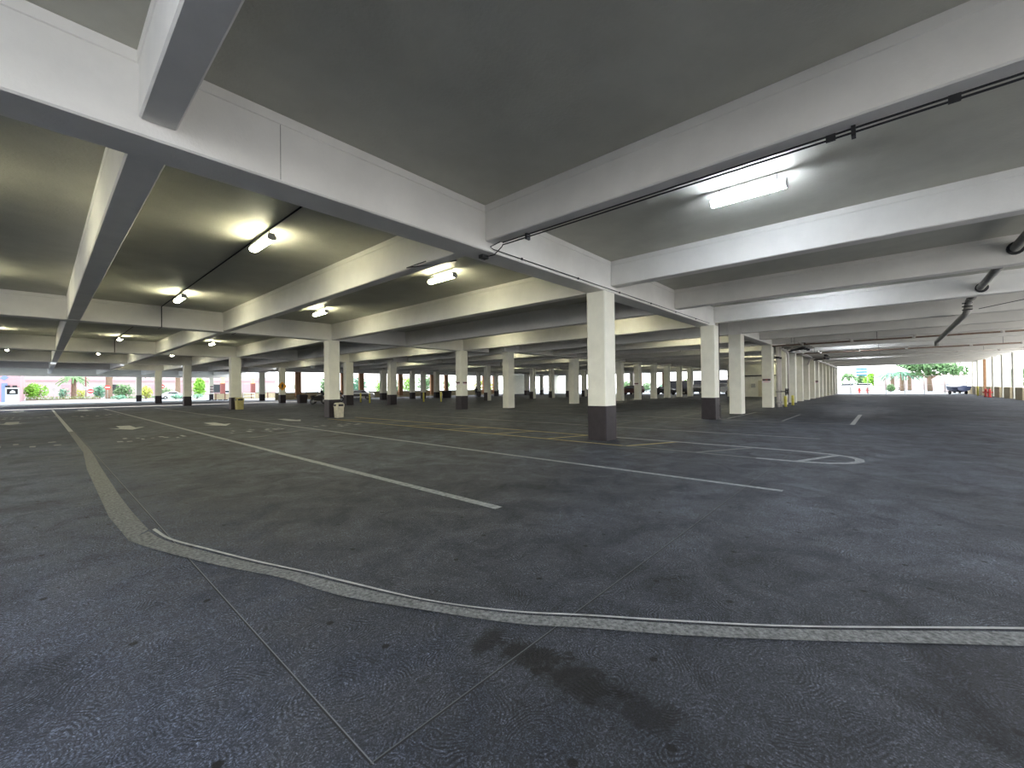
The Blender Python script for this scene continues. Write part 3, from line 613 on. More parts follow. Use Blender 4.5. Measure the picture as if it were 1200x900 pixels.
# ------------------------------------------------------------------ right facade
for k, x in enumerate([-6, 2, 10, 18, 26, 34, 41.5, 46.0, 50.3, 55.0, 59.7, 64.5, 69.4, 74.4, 79.4, 83.65]):
    r = empty('facade_pier', (x, -9.1, 0), (f'{ORD[k - 6]} tall cream pier of the open right facade, counted from the near end in view' if k >= 8 else 'cream pier of the open right facade outside the view'), 'pier', 'piers of the right facade' if k >= 8 else 'unseen facade piers')
    MB().chamfer_col(-.3, .3, -.3, .3, 0, SLAB, .03).build('shaft', M['cream'], r)
    if x > 40:
        MB().chamfer_col(-.2, 2.4, .3, .5, 0, 1.05, .03).build('low_wall', M['parapet'], r)
        MB().box(1.9, 2.0, -.1, .0, 0, 3.0).build('mullion', M['redbrick'], r)
        MB().box(.3, 1.9, -.07, -.03, 2.95, 3.0).build('crossbar', M['redbrick'], r)
MB_ = MB().box(72.6, 72.9, -8.75, -8.55, 0, 4.2); tag(MB_.build('red_post', M['pier']), 'tall orange-red post among the right facade piers', 'post')
bollard(71.9, -8.0, 1.1, 'orange-yellow bollard by the right facade piers')
def hydrant(x, y, label, s_=1.0):
    r = empty('fire_hydrant', (x, y, 0), label, 'hydrant', 'red hydrants')
    MB().tube([(0, 0, 0), (0, 0, .08), (0, 0, .1), (0, 0, .65), (0, 0, .78), (0, 0, .88)], [.2 * s_, .2 * s_, .13 * s_, .13 * s_, .14 * s_, .03], 12).build('barrel', M['red'], r)
    MB().tube([(-.24, 0, .55), (.24, 0, .55)], .06, 10).build('outlet', M['red'], r)
    MB().tube([(0, -.24, .5), (0, .24, .5)], .06, 10).build('outlet', M['red'], r)
hydrant(66.8, -8.0, 'left red hydrant by the right facade', .8); hydrant(64.6, -8.0, 'right red hydrant by the right facade', .8)

# ------------------------------------------------------------------ far interior walls and parapets
w = empty('stair_core', (62, 11, 0), 'cream wall block with a door, seen past the tall columns', 'wall')
MB().box(0, 4, -4.4, 5.0, 0, 4.15).build('wall_block', M['cream'], w)
MB().box(-.06, 0, .2, 1.3, 0.02, 2.1).build('door', M['door'], w); MB().box(-.09, -.06, .35, .4, .95, 1.15).build('door_handle', M['dark'], w)
MB().tube([(-.1, -4.3, 2.75), (-.1, 4.9, 2.75)], .06, 8).build('wall_pipe', M['dark'], w)
MB().box(-.12, -.0, 1.6, 2.1, 1.2, 1.7).build('wall_box', M['galv'], w)
w = empty('cream_end_wall', (78, 67, 0), 'left blank cream wall at the far end of the right hall', 'wall')
MB().box(-2.6, 2.4, 0, .4, 0, 4.6).build('panel', M['cream'], w)
w = empty('cream_end_wall', (88, 60, 0), 'right blank cream wall at the far end of the right hall', 'wall')
MB().box(-5, 1.0, 0, .4, 0, 4.6).build('panel', M['cream'], w)
w = empty('cream_end_wall', (83.6, 48, 0), 'pale lit wall piece left of the second tall cream column', 'wall')
MB().box(0, .4, -1.5, 2.2, 0, 4.6).build('panel', M['cream'], w)
# north facade of the right hall
npar = empty('parapet_wall', (50, 70, 0), 'low tan parapet closing the north side of the right hall', 'wall')
MB().box(-26, 24, 0, .25, 0, 1.05).build('panel', M['parapet'], npar); MB().box(-26, 24, -.03, .28, 1.05, 1.12).build('coping', M['curb'], npar)
for k, px in enumerate((349, 385.5, 402, 423, 469, 506, 522.5, 567, 579, 592)):
    q = at_y(px, 460, 69.7); p_ = empty('brown_pier', (q.x, 69.6, 0), f'{ORD[k]} orange-brown pier of the north facade from the left', 'pier', 'brown piers of the north facade')
    wd = .42
    MB().chamfer_col(-wd, wd, -.25, .25, 0, 4.34, .03).build('shaft', M['pier'], p_); MB().chamfer_col(-wd - .08, wd + .08, -.33, .33, 0, .3, .03).build('plinth', M['parapet'], p_)
tag(MB().box(22.7, 84.5, 69.5, 70.0, 4.35, SLAB).build('edge_beam', M['beam']), 'edge beam over the north facade openings of the right hall', 'beam')
tag(MB().box(84, 84.5, -9.4, 70, 4.30, SLAB).build('edge_beam', M['beam']), 'edge beam over the far exit opening of the right aisle', 'beam')
# east side posts seen between the thin columns
for k, (y, wd) in enumerate(((13.2, .4), (17.5, .35), (28.0, .5), (33.5, .6), (38.5, .5), (43.6, .5))):
    p_ = empty('east_post', (84.1, y, 0), f'{ORD[k]} brownish post along the open east side, counted from the stair core', 'pier', 'posts of the east side'); MB().chamfer_col(-.25, .25, -wd / 2, wd / 2, 0, 4.3, .03).build('shaft', M['pier'] if k > 2 else M['cream'], p_)
    MB().chamfer_col(-.3, .3, -wd / 2 - .06, wd / 2 + .06, 0, .7, .03).build('plinth', M['black'], p_)
# parapet, railing and lantern columns at X>20, Y=88
pp = empty('parapet_wall', (20.5, 89, 0), 'low tan parapet with dark railing right of the three-sign column', 'wall')
MB().box(0, 12, 0, .25, 0, 1.0).build('panel', M['parapet'], pp)
MB().tube([(0, -.1, 1.1), (12, -.1, 1.1)], .05, 6).build('rail', M['redbrick'], pp)
for k in range(9): MB().box(.2 + k * 1.4, .28 + k * 1.4, -.14, -.02, 0, 1.1).build('rail_post', M['redbrick'], pp)
gt = empty('barrier_frame', (23.6, 84, 0), 'white tubular barrier frame before the tan parapet', 'barrier')
MB().tube([(0, 0, 0), (0, 0, 1.05), (1.8, 0, 1.05), (1.8, 0, 0)], .06, 8).build('frame', M['white'], gt); MB().tube([(0, 0, .55), (1.8, 0, .55)], .045, 8).build('rail', M['white'], gt)
for k, px in enumerate((261, 296.5)):
    q = at_y(px, 465, 96); lc = empty('lantern_column', (q.x, 96, 0), ['left', 'right'][k] + ' dark red porch column with glowing orange lantern top', 'column', 'lantern columns')
    MB().chamfer_col(-.35, .35, -.35, .35, 0, 3.0, .04).build('shaft', M['redbrick'], lc); MB().chamfer_col(-.27, .27, -.27, .27, 3.0, 4.1, .04).build('lantern', M['lantern'], lc)
    MB().chamfer_col(-.4, .4, -.4, .4, 4.1, 4.5, .04).build('cap', M['redbrick'], lc)
pb = empty('rail_gate', (24.5, 60.0, 0), 'tall thin metal gate frame right of the amber pedestrian sign', 'gate')
MB().tube([(0, 0, 0), (0, 0, 3.0), (1.6, 0, 3.0), (1.6, 0, 0)], .05, 8).build('frame', M['galv'], pb)
for z in (1.2, 1.6, 2.85): MB().tube([(0, 0, z), (1.6, 0, z)], .03, 6).build('rail', M['galv'], pb)

# ------------------------------------------------------------------ vehicles and people
def car(x, y, rz, m, label, band_=None, kind='sedan'):
    r = empty('car', (x, y, 0), label, 'car', rz=rz)
    if kind == 'sedan': prof = [(-2.2, .35), (-2.25, .75), (-2.1, .92), (-1.45, .98), (-.85, 1.40), (.45, 1.44), (1.15, 1.0), (2.05, .82), (2.25, .6), (2.2, .33)]
    elif kind == 'van': prof = [(-2.4, .35), (-2.45, 1.2), (-2.35, 1.9), (1.0, 1.95), (1.7, 1.15), (2.35, .95), (2.45, .6), (2.4, .33)]
    else: prof = [(-2.3, .4), (-2.35, 1.0), (-2.2, 1.65), (.3, 1.7), (1.0, 1.1), (2.1, 1.0), (2.3, .7), (2.25, .38)]
    b = MB(); n = len(prof); rings = []
    for yy, k, lift in ((-.86, 1.0, 0), (-.80, 1.0, 0), (0, 1.0, 0), (.80, 1.0, 0), (.86, 1.0, 0)):
        edge = abs(yy) > .82
        rings.append([(p[0] * (.985 if edge else 1), yy * (.86 if p[1] > 1.2 else 1), p[1] * (.985 if edge and p[1] > .5 else 1)) for p in prof])
    b.loft(rings); b.build('body', m, r)
    zt = max(p[1] for p in prof)
    for s_ in (-1, 1):
        wv = [(-1.25, 1.02), (-.78, zt - .1), (.38, zt - .1), (.85, 1.04)] if kind == 'sedan' else [(-2.1, 1.15), (-2.05, zt - .12), (.5 if kind != 'van' else .95, zt - .14), (1.0 if kind != 'van' else 1.35, 1.15)]
        MB().prism(wv, s_ * .80, s_ * .845, 'y').build('side_window', M['glass'], r)
    for sx_ in (-1.38, 1.42):
        for sy_ in (-1, 1):
            wq = MB().tube([(sx_, sy_ * .70, .33), (sx_, sy_ * .90, .33)], .33, 18).build('wheel', M['rubber'], r)
            MB().tube([(sx_, sy_ * .90, .33), (sx_, sy_ * .915, .33)], .19, 12).build('hubcap', M['galv'], wq)
    for s_ in (-1, 1): MB().box(2.12, 2.24, s_ * .62 - .14, s_ * .62 + .14, .6, .74).build('headlamp', M['white'], r)
    if band_: MB().box(-1.5, 1.0, -.885, .885, .48, .85).build('door_band', band_, r)
    return r
car(31.6, 58.8, 2.5, M['carwhite'], 'white car with a dark side band parked right of the beige bin column', M['carblack'])
car(33.5, 64.2, 1.2, M['carblue'], 'blue-grey car parked behind the white banded car')
car(75.5, 17.8, 1.6, M['carwhite'], 'white car far right of the thin columns, under the black trailer', None, 'van')
car(80.0, 21.8, 1.5, M['carwhite'], 'white vehicle seen between the last thin cream columns', None, 'van')
car(76.5, 25.2, 1.65, M['carblack'], 'black and grey vehicle behind the reddish-shaded column', None, 'suv')
car(70.6, 29.0, 1.5, M['carblack'], 'low dark vehicle behind the narrow middle column', None, 'sedan').location.x = 72.6
car(69.2, 33.6, 1.5, M['cardark'], 'dark reddish vehicle beside the signed distant column', None, 'suv')
car(67.0, 39.2, 1.5, M['carblack'], 'dark vehicle left of the signed distant column', None, 'suv')
tr = empty('black_trailer', (90, (at_x(790, 447, 90).y + at_x(850, 447, 90).y) / 2, -.95), 'long black box trailer outside, above the white vehicles', 'trailer', rz=1.5708)
MB().chamfer_col(-6.0, 5.5, -1.2, 1.2, 1.5, 3.6, .08).build('box_body', M['carblack'], tr)
MB().box(-5.9, 5.4, -.5, .5, 1.25, 1.5).build('chassis', M['dark'], tr)
for sx_ in (-4.4, -3.4, 4.2):
    for sy_ in (-1, 1): MB().tube([(sx_, sy_ * .8, .5), (sx_, sy_ * 1.12, .5)], .5, 18).build('wheel', M['rubber'], tr)
bt = empty('boat_trailer', (82.0, at_x(1120, 461, 82).y, 0), 'dark blue covered boat on a low trailer by the far exit', 'boat', rz=.35); bt.scale = (.8, .8, .8)
hull = MB(); rings = []
for t, wd, z0, z1 in ((-2.3, .9, .5, 1.25), (-1.0, 1.0, .45, 1.25), (.6, .95, .45, 1.35), (1.7, .55, .6, 1.45), (2.5, .08, 1.0, 1.6)):
    rings.append([(t, -wd, z1), (t, -wd * .8, z0 + .2), (t, 0, z0), (t, wd * .8, z0 + .2), (t, wd, z1), (t, 0, z1 + .22)])
hull.loft(rings); hull.build('hull', M['carblue'], bt)
MB().tube([(-2.2, 0, .42), (3.4, 0, .42)], .06, 8).build('trailer_frame', M['dark'], bt)
for sy_ in (-1, 1): MB().tube([(-.6, sy_ * .95, .3), (-.6, sy_ * 1.12, .3)], .3, 16).build('wheel', M['rubber'], bt)
car(84.5 - 1.2, -8.0 + .2, 0.1, M['carwhite'], 'white car partly behind the covered boat', None, 'sedan').location = (88.5, -8.6, 0)

def motorbike(x, y, rz, label):
    r = empty('motorbike', (x, y, 0), label, 'motorbike', 'motorbikes', rz=rz)
    for sx_ in (-.68, .68):
        a = [(sx_ + .27 * math.cos(t), 0, .32 + .27 * math.sin(t)) for t in (2 * PI * k / 20 for k in range(21))]
        wq = MB(); wq.tube(a, .06, 8, cap=False); wq = wq.build('wheel', M['rubber'], r)
        h = MB()
        for k in range(6): h.tube([(sx_, 0, .32), (sx_ + .25 * math.cos(k * PI / 3), 0, .32 + .25 * math.sin(k * PI / 3))], .012, 5)
        h.build('spokes', M['galv'], wq)
    MB().prism([(-.75, .62), (-.9, .85), (-.3, .80), (-.1, .95), (.35, .98), (.5, .75), (.35, .35), (-.3, .3), (-.45, .5)], -.14, .14, 'y').build('body', M['carblack'], r)
    MB().prism([(-.85, .86), (-.8, .93), (-.1, .90), (-.05, .84)], -.12, .12, 'y').build('saddle', M['rubber'], r)
    MB().tube([(.68, 0, .32), (.45, 0, 1.0), (.42, 0, 1.12)], .035, 8).build('fork', M['galv'], r)
    MB().tube([(.3, -.38, 1.12), (.42, -.1, 1.12), (.42, .1, 1.12), (.3, .38, 1.12)], .02, 8).build('handlebar', M['dark'], r)
    MB().prism([(.42, .85), (.62, 1.0), (.40, 1.45), (.36, 1.42), (.5, 1.02)], -.17, .17, 'y').build('windscreen', M['glass'], r)
    MB().tube([(.6, 0, .93), (.68, 0, .93)], .09, 12).build('headlamp', M['white'], r)
    MB().tube([(-.6, -.2, .35), (.1, -.2, .32)], .05, 8).build('exhaust', M['galv'], r)
    return r
motorbike(19.4, 44.5, .3, 'dark parked motorbike with upright windscreen left of the beige bin column')
motorbike(20.4, 46.6, .4, 'second dark parked motorbike nearest the beige bin column')
motorbike(24.2, 50.4, .2, 'third dark motorbike, farther back in the cluster')

def person(x, y, rz, label):
    r = empty('person', (x, y, 0), label, 'person', rz=rz)
    me = bpy.data.meshes.new('body')
    V = [(0, 0, .95), (0, 0, 1.15), (0, 0, 1.38), (0, 0, 1.50), (0, .01, 1.62), (0, .0, 1.72), (.19, 0, 1.40), (.27, 0, 1.13), (.26, .08, .87), (-.19, 0, 1.40), (-.27, 0, 1.13), (-.26, .08, .87),
         (.10, 0, .90), (.12, .02, .50), (.12, -.02, .08), (.12, .14, .04), (-.10, 0, .90), (-.12, -.03, .50), (-.12, -.10, .08), (-.12, .06, .04)]
    Ed = [(0, 1), (1, 2), (2, 3), (3, 4), (4, 5), (2, 6), (6, 7), (7, 8), (2, 9), (9, 10), (10, 11), (0, 12), (12, 13), (13, 14), (14, 15), (0, 16), (16, 17), (17, 18), (18, 19)]
    R_ = [.15, .15, .17, .06, .10, .09, .07, .045, .03, .07, .045, .03, .10, .065, .05, .04, .10, .065, .05, .04]
    me.from_pydata(V, Ed, []); o = bpy.data.objects.new('body', me); C.objects.link(o); o.parent = r
    o.modifiers.new('skin', 'SKIN'); sv = me.skin_vertices[0].data
    for i, q in enumerate(R_): sv[i].radius = (q, q * .8)
    sv[0].use_root = True
    sb = o.modifiers.new('sub', 'SUBSURF'); sb.levels = 1; sb.render_levels = 2
    me.materials.append(M['cloth'])
    MB().tube([(0, .02, 1.70), (0, .0, 1.78)], [.1, .05], 10).build('hair', M['cloth'], r)
person(43.6, 46.0, 2.2, 'person in dark clothes standing right of the two-sign column')

# ------------------------------------------------------------------ outdoors: plants, signs, buildings
def leaves(b, cx, cy, cz, rx, ry, rz_, n, size, rnd):
    for _ in range(n):
        d = Vector((rnd.gauss(0, 1), rnd.gauss(0, 1), rnd.gauss(0, 1))).normalized() * (rnd.random() ** .33)
        p = Vector((cx + d.x * rx, cy + d.y * ry, cz + d.z * rz_))
        a = Vector((rnd.gauss(0, 1), rnd.gauss(0, 1), rnd.gauss(0, 1))).normalized(); t = a.orthogonal().normalized(); s_ = size * rnd.uniform(.6, 1.3)
        b.add([p - a * s_, p + t * s_ * .45, p + a * s_, p - t * s_ * .45], [(0, 1, 2, 3)])
def bush(x, y, w_, h, m, label, group=None, n=420, name='bush', d=None, seed=1):
    rnd = random.Random(seed + int(x * 10) + int(y)); d = d or w_
    r = empty(name, (x, y, 0), label, 'plant', group)
    st = MB()
    for k in range(5): st.tube([(rnd.uniform(-.15, .15), rnd.uniform(-.15, .15), 0), (rnd.uniform(-.3, .3) * w_, rnd.uniform(-.3, .3) * d, h * .6)], .04, 5)
    st.build('stem', M['bark'], r)
    b = MB()
    for k in range(6):
        leaves(b, rnd.uniform(-.26, .26) * w_, rnd.uniform(-.26, .26) * d, h * rnd.uniform(.42, .62), w_ * .27, d * .27, h * .38, n // 6, max(.13, h * .07, w_ * .04) * (1 + max(0, x - 90) / 110), rnd)
    b.build('foliage', m, r); return r
def pbush(px0, px1, pt, pb_, Y, m, label, group='shrubs beyond the far left opening', **k):
    a, b_ = at_y(px0, pb_, Y), at_y(px1, pb_, Y); t = at_y((px0 + px1) / 2, pt, Y)
    return bush((a.x + b_.x) / 2, Y, abs(b_.x - a.x), max(.5, t.z * (1.3 if 83 < Y < 99 else 1)), m, label, group, d=2.2, **k)
pbush(25, 58, 448, 466, 126, M['leaf_lime'], 'large bright lime-green bush at far left', n=900)
pbush(68, 82, 454, 464, 128, M['leaf_blue'], 'small pale green shrub left of the palm trunk', n=300)
pbush(86, 102, 455, 465, 128, M['leaf_yellow'], 'yellow-green shrub right of the first palm trunk', n=300)
pbush(106, 128, 450, 466, 120, M['leaf_blue'], 'blue-green bush behind the no-entry sign', n=500)
pbush(131, 158, 449, 465, 120, M['leaf'], 'dark green bush right of the ragged palm trunk', n=700)
pbush(160, 182, 451, 466, 112, M['leaf_yellow'], 'yellow-green bush between two black-based columns', n=500)
pbush(188, 203, 453, 466, 112, M['leaf'], 'green shrub with spiky leaves left of the sign pole', n=400)
pbush(196, 216, 461, 469, 100, M['leaf_blue'], 'low blue-grey agave clump before the palm', n=400)
pbush(226, 244, 441, 462, 118, M['leaf_lime'], 'tall light green tree between two far columns', n=800)
pbush(222, 240, 461, 468, 102, M['leaf_blue'], 'low grey shrub beside the three-sign column', n=260)
pbush(128, 150, 462, 468, 108, M['leaf_blue'], 'low blue-grey shrubs in the planter under the no-entry sign', n=300)
pbush(300, 320, 455, 464, 100, M['leaf_blue'], 'thin-leaved plant above the tan parapet', n=260)
pbush(343, 352, 445, 460, 84, M['leaf_blue'], 'blue-green tree seen right of the amber sign', n=400)
pbush(372, 388, 446, 460, 84, M['leaf'], 'pale green tree left of the beige bin column', n=400)
pbush(437, 450, 449, 464, 84, M['leaf_lime'], 'light green tree above the white banded car', n=400)
pbush(452, 470, 447, 459, 90, M['leaf'], 'green tree behind the second-row columns', n=400)
pbush(484, 512, 443, 458, 90, M['leaf'], 'wide dark green tree left of the two-sign column', n=700)
pbush(518, 534, 446, 459, 90, M['leaf'], 'green tree just left of the two-sign column', n=400)
pbush(400, 440, 446, 460, 96, M['leaf_blue'], 'blue-green trees behind the beige bin column', n=900)
pbush(468, 490, 445, 459, 98, M['leaf_lime'], 'light green tree between small black-based columns', n=700)
pbush(553, 590, 447, 459, 92, M['leaf_yellow'], 'pale yellow-green tree right of the two-sign column', n=400)
for k, (px0, px1, pt, X, m, l) in enumerate(((726, 741, 445, 104, 'leaf', 'green tree seen just right of the nearest column'), (752, 763, 447, 106, 'leaf', 'green shrub seen between the first thin columns'), (770, 782, 450, 104, 'leaf_blue', 'pale green shrub seen between the middle thin columns'),
                                         (798, 816, 443, 110, 'leaf_lime', 'bright green tree above the black trailer'), (818, 852, 444, 112, 'leaf', 'green tree above the trailer beside the downspout column'))):
    a, b_ = at_x(px0, 458, X), at_x(px1, 458, X); t = at_x((px0 + px1) / 2, pt, X); bush(X, (a.y + b_.y) / 2, abs(a.y - b_.y) * 1.2, t.z, M[m], l, 'trees beyond the east side', 700, 'leafy_tree', 3.0, k)
hd = empty('hedge', (1.9, 118, 0), 'low olive hedge along the far left kerb', 'plant')
b = MB(); rnd = random.Random(4)
for k in range(23): leaves(b, -3.4 + k * .42, rnd.uniform(-.2, .2), .4, .4, .5, .42, 50, .12, rnd)
b.build('foliage', M['hedge'], hd); MB().box(-3.7, 6.2, -.25, .25, 0, .35).build('stem', M['bark'], hd)
hd2 = empty('hedge', (9.2, 118, 0), 'low green hedge right of the kerb gap at far left', 'plant')
b = MB()
for k in range(24): leaves(b, -.2 + k * .42, rnd.uniform(-.2, .2), .35, .4, .5, .36, 50, .12, rnd)
b.build('foliage', M['leaf'], hd2); MB().box(-.4, 10, -.25, .25, 0, .3).build('stem', M['bark'], hd2)
tag(MB().box(-2.6, 60, 115.0, 115.3, -.02, .16).build('kerb', M['curb']), 'pale kerb in front of the far left hedge', 'kerb')
def palm(x, y, h, label, r=.28, frond=True, m='leaf', n=14, name='palm_tree', cat='tree'):
    o = empty(name, (x, y, 0), label, cat, 'palm trees')
    pts = [(0, 0, h * k / 10) for k in range(11)]
    MB().tube(pts, [r * (1.25 - .25 * k / 10) * (1 + .08 * (k % 2)) for k in range(11)], 12).build('trunk', M['bark'], o)
    rnd = random.Random(int(x * 7 + y)); b = MB()
    for k in range(n):
        a = 2 * PI * k / n + rnd.uniform(-.2, .2); L_ = rnd.uniform(1.9, 2.7); up = rnd.uniform(-.2, 1.0)
        pr = None
        for j in range(7):
            t = j / 6; p = Vector((math.cos(a) * L_ * t, math.sin(a) * L_ * t, h + up * L_ * .5 * t - 1.6 * t * t)); 
            if pr is not None:
                d = (p - pr).normalized(); sd = d.cross(Vector((0, 0, 1))).normalized(); w_ = .34 * (1 - t * .7)
                b.add([pr, pr + sd * w_ + Vector((0, 0, -.15)), p + sd * w_ * .8 + Vector((0, 0, -.2)), p], [(0, 1, 2, 3)])
                b.add([pr, p, p - sd * w_ * .8 + Vector((0, 0, -.2)), pr - sd * w_ + Vector((0, 0, -.15))], [(0, 1, 2, 3)])
            pr = p
    b.build('fronds', M[m], o); return o
q = at_y(86.5, 464, 124); palm(q.x, 124, 4.7, 'slim palm with dark flat crown left of the street lamp', .32, n=22)
q = at_y(128.5, 464, 116); palm(q.x, 117, 6.2, 'thick ragged palm trunk behind the no-entry sign', .42)
q = at_y(208.5, 464, 110); palm(q.x, 110, 6.2, 'pinkish palm trunk between the far black-based columns', .34)
q = at_y(172, 440, 130); palm(q.x - 1, 132, 6.5, 'palm behind the yellow-green bush', .3)
def road_sign(x, y, z, label, shape='disc', r=.42, m='red'):
    o = empty('road_sign', (x, y, 0), label, 'sign', 'road signs')
    MB().tube([(0, 0, 0), (0, 0, z + .1)], .04, 8).build('pole', M['galv'], o)
    if shape == 'disc':
        MB().tube([(0, -.05, z), (0, -.08, z)], r, 24).build('disc', M[m], o); MB().box(-r * .7, r * .7, -.10, -.08, z - r * .17, z + r * .17).build('white_bar', M['white'], o)
    else: MB().prism([(-r, z), (0, z - r), (r, z), (0, z + r)], -.08, -.05, 'y').build('panel', M[m], o)
for px, py, l, sh, rr, mm in ((126, 454, 'red no-entry disc with white bar before the thick palm trunk', 'disc', .45, 'red'), (106, 458.5, 'smaller red no-entry disc left of the thick palm', 'disc', .42, 'red'),
                          (100, 455, 'small grey diamond sign on a thin pole right of the slim palm', 'dia', .38, 'galv'), (63, 456.5, 'tiny grey sign between lime bush and slim palm', 'dia', .3, 'galv'), (189.5, 453, 'red no-entry disc seen left of the pinkish palm', 'disc', .45, 'red')):
    q = at_y(px, py, 112); road_sign(q.x, 112, q.z, l, sh, rr, mm)
o = empty('street_lamp', (at_y(100.5, 440, 120).x, 120, 0), 'thin reddish street lamp pole right of the slim palm', 'street lamp')
MB().tube([(0, 0, 0), (0, 0, 7)], .09, 8).build('pole', M['redbrick'], o); MB().tube([(0, 0, 7), (1.2, 0, 7.2)], .06, 8).build('arm', M['redbrick'], o); MB().box(1.1, 1.7, -.12, .12, 7.1, 7.25).build('lamp_head', M['galv'], o)
# pink building with blue roller door, and long pale building behind
pbld = empty('pink_building', (-7.2, 108, 0), 'pink stucco building with a blue roller door at the left edge', 'building')
MB().box(-18, at_y(24, 450, 108).x + 7.2, 0, 30, 0, 12).build('wall', M['pink'], pbld)
a, b_ = at_y(1.5, 465, 107.9), at_y(8.6, 449, 107.9)
MB().box(a.x + 7.2, b_.x + 7.2, -.12, 0, 0, b_.z).build('roller_door', M['blue'], pbld)
for px in (8.5, 16.8):
    q = at_y(px, 453.5, 107.9); MB().box(q.x + 7.0, q.x + 7.5, -.4, -.0, q.z - .25, q.z + .25).build('wall_lantern', M['dark'], pbld)
q = at_y(5, 443, 107.9); MB().prism([(q.x + 7.2 - .5, q.z), (q.x + 7.2, q.z - .4), (q.x + 7.2 + .5, q.z + .1), (q.x + 7.2, q.z + .45)], -.06, 0, 'y').build('blue_emblem', M['blue'], pbld)
kb = empty('pedestal_sign', (at_y(14.5, 470, 92).x, 92, 0), 'white pedestal with a black square pictogram sign beside the blue door', 'sign')
MB().box(-.65, .65, -.2, .2, 0, 2.3).build('pedestal', M['white'], kb); MB().box(-.5, .5, -.23, -.2, 1.35, 2.1).build('black_panel', M['dark'], kb); MB().prism([(-.25, 1.5), (.3, 1.5), (.25, 1.8), (.0, 1.95), (-.2, 1.75)], -.245, -.23, 'y').build('white_pictogram', M['white'], kb)
lb = empty('pale_building', (40, 175, 0), 'long pale pink building in glare across the far left opening', 'building')
MB().box(-60, 20, 0, 30, 0, 13).build('wall', M['pale'], lb); MB().box(-60, 20, -.3, 0, 4.8, 5.2).build('ledge', M['pink'], lb)
for k in range(8): MB().box(-54 + k * 9, -51 + k * 9, -.1, 0, 1.0, 3.8).build('window', M['glass'] if k % 3 == 0 else M['pink'], lb)
car(17.5, 106, 0.1, M['carwhite'], 'white car behind the shrubs left of the far columns', None, 'sedan'); car(29.5, 112, 0, M['carwhite'], 'white car between the far columns under the light green tree', None, 'suv')
for k in range(4): tag(MB().chamfer_col(17.5 + k * .75, 18.0 + k * .75, 79.8, 80.4, 0, .12, .05).build('speed_hump', M['black']), 'small black rubber hump in a row before the tan parapet', 'speed hump', 'row of rubber humps')

# far right outdoors
fn = empty('chain_fence', (86, -1, 0), 'thin wire fence across the far exit of the right aisle', 'fence')
for k in range(9): MB().tube([(0, -7.5 + k * 2.1, 0), (0, -7.5 + k * 2.1, 2.6)], .05, 6).build('fence_post', M['galv'], fn)
for z in (.08, 1.3, 2.58): MB().tube([(0, -7.5, z), (0, 9.5, z)], .025, 6).build('fence_rail', M['galv'], fn)
b = MB()
for k in range(60):
    y = -7.5 + k * .285; b.tube([(0, y, .08), (0, y + .14, 2.58)], .004, 3)
b.build('fence_wire', M['galv'], fn)
lw = empty('low_wall', (92, 4, 0), 'low cream wall outside the exit at left, behind the red hydrants', 'wall'); MB().box(-.2, .2, -3.4, 3.5, 0, .95).build('panel', M['curb'], lw)
hydrant(88, 3.1, 'red hydrant left of two at the far exit', .9); hydrant(88, 2.1, 'red hydrant right of two at the far exit', .9)
pw = empty('boundary_wall', (134, -8, 0), 'pale pink boundary wall beyond the far exit', 'wall'); MB().box(0, .3, -13, 10, 0, 3.6).build('panel', M['pale'], pw)
pw = empty('boundary_wall', (100, -9, 0), 'pale pinkish gate panel left of the boundary wall', 'wall'); MB().box(0, .3, -4, 2.5, 0, 2.4).build('panel', M['pale'], pw)
for k, (px0, px1, pt, X, m, l, n) in enumerate(((985, 1008, 437, 230, 'leaf', 'distant green tree left of the glass tower', 500), (1004, 1016, 439, 240, 'leaf', 'dark tree under the glass tower', 500), (1013, 1030, 437, 200, 'leaf_lime', 'bright green round tree right of the glass tower', 700),
                                             (1037, 1049, 449, 100, 'leaf', 'small dark shrub by the parked cars at the far exit', 300))):
    a, b_ = at_x(px0, 455, X), at_x(px1, 455, X); t = at_x((px0 + px1) / 2, pt, X); bush(X, (a.y + b_.y) / 2, abs(a.y - b_.y), t.z, M[m], l, 'trees beyond the far exit', n * 2, 'leafy_tree', None, k)
for px, X, h, l in ((1046, 120, 3.9, 'left pale palm beyond the far exit'), (1057, 116, 3.9, 'middle pale palm beyond the far exit'), (1066, 124, 3.9, 'right pale palm beyond the far exit')):
    a = at_x(px, 455, X); palm(X, a.y, h, l, .25, m='leaf_blue')
a = at_x(1090, 455, 112)
bt_ = empty('broadleaf_tree', (112, a.y, 0), 'big dark green tree with a flat crown beyond the far exit', 'tree')
MB().tube([(0, 0, 0), (0.1, .1, 2.4), (0, 0, 5)], [.4, .3, .2], 10).build('trunk', M['bark'], bt_)
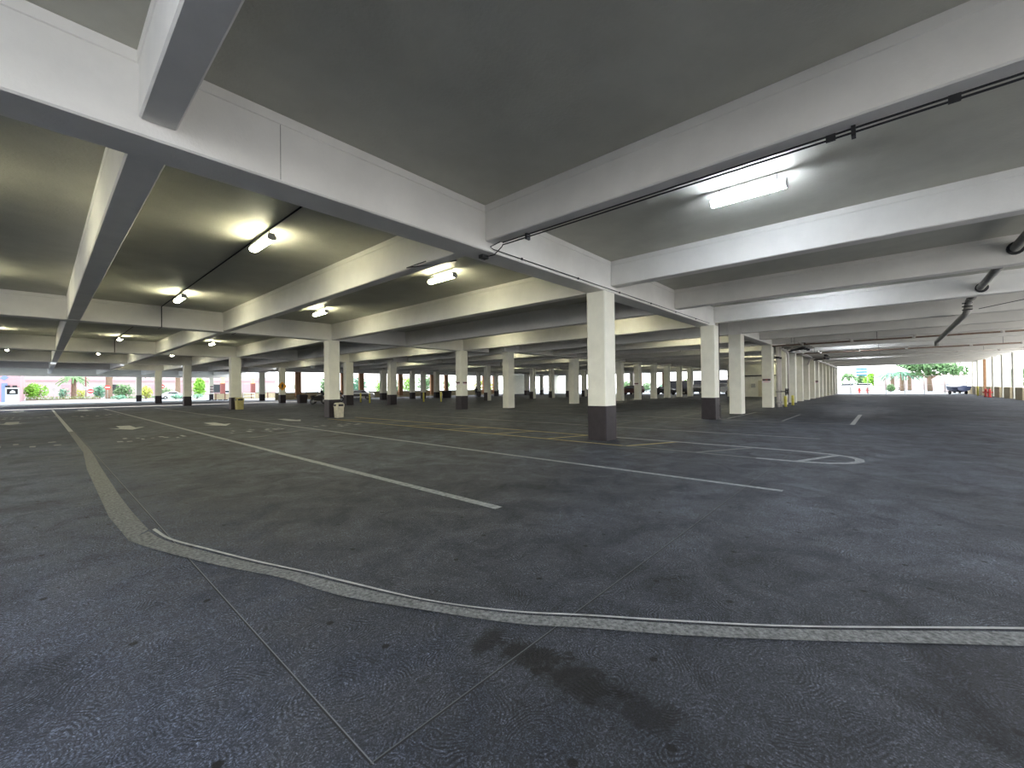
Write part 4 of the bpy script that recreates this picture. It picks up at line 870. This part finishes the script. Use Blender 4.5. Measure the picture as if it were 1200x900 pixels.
for s_ in (-1, 1): MB().tube([(0, 0, 2.4), (.5, s_ * 3, 4.6)], [.2, .08], 8).build('branch', M['bark'], bt_)
b = MB(); rnd = random.Random(9)
for k in range(16): leaves(b, rnd.uniform(-3, 3), rnd.uniform(-3.4, 3.4), rnd.uniform(3.4, 6.6), 1.8, 1.8, .9, 130, .42, rnd)
b.build('foliage', M['leaf'], bt_)
bush(116, a.y - 11.0, 8, 4.5, M['leaf'], 'green tree right of the big flat-crowned tree', 'trees beyond the far exit', 500, 'leafy_tree')
tw = empty('glass_tower', (300, 0, 0), 'pale blue glass tower rising behind the trees at the far exit', 'building')
a, b_ = at_x(1003, 440, 300), at_x(1016, 440, 300); t = at_x(1010, 431.5, 300)
MB().box(0, 20, b_.y, a.y, 0, t.z).build('glass_body', M['tower'], tw)
for k in range(5): MB().box(-.4, 0, b_.y, a.y, t.z * (k + 1) / 6, t.z * (k + 1) / 6 + .8).build('floor_band', M['white'], tw)
for k, px in enumerate((991, 997.5)):
    a = at_x(px, 458, 190); o = empty('canopy_tent', (190 + 9 * k, a.y, 0), ['left', 'right'][k] + ' white peaked canopy tent outside the far exit', 'tent', 'white tents')
    MB().loft([[(-2, -1.5, 2.1), (2, -1.5, 2.1), (2, 1.5, 2.1), (-2, 1.5, 2.1)], [(-.9, -.6, 2.7), (.9, -.6, 2.7), (.9, .6, 2.7), (-.9, .6, 2.7)], [(-.05, -.05, 3.9), (.05, -.05, 3.9), (.05, .05, 3.9), (-.05, .05, 3.9)]]).build('roof', M['tent'], o)
    for sx_ in (-1.9, 1.9):
        for sy_ in (-1.4, 1.4): MB().tube([(sx_, sy_, 0), (sx_, sy_, 2.1)], .05, 6).build('leg', M['galv'], o)
for k, (px, X) in enumerate(((990.5, 165), (999, 176), (1009, 150), (1032, 150), (1044, 135))):
    a = at_x(px, 460, X); car(X, a.y, 1.5, M['carwhite'], ['white car under the left canopy tent', 'white car under the right canopy tent', 'white car right of the canopy tents', 'pale car before the pinkish gate panel', 'low white car near the middle of the far exit'][k], None, 'sedan' if k % 2 else 'suv')
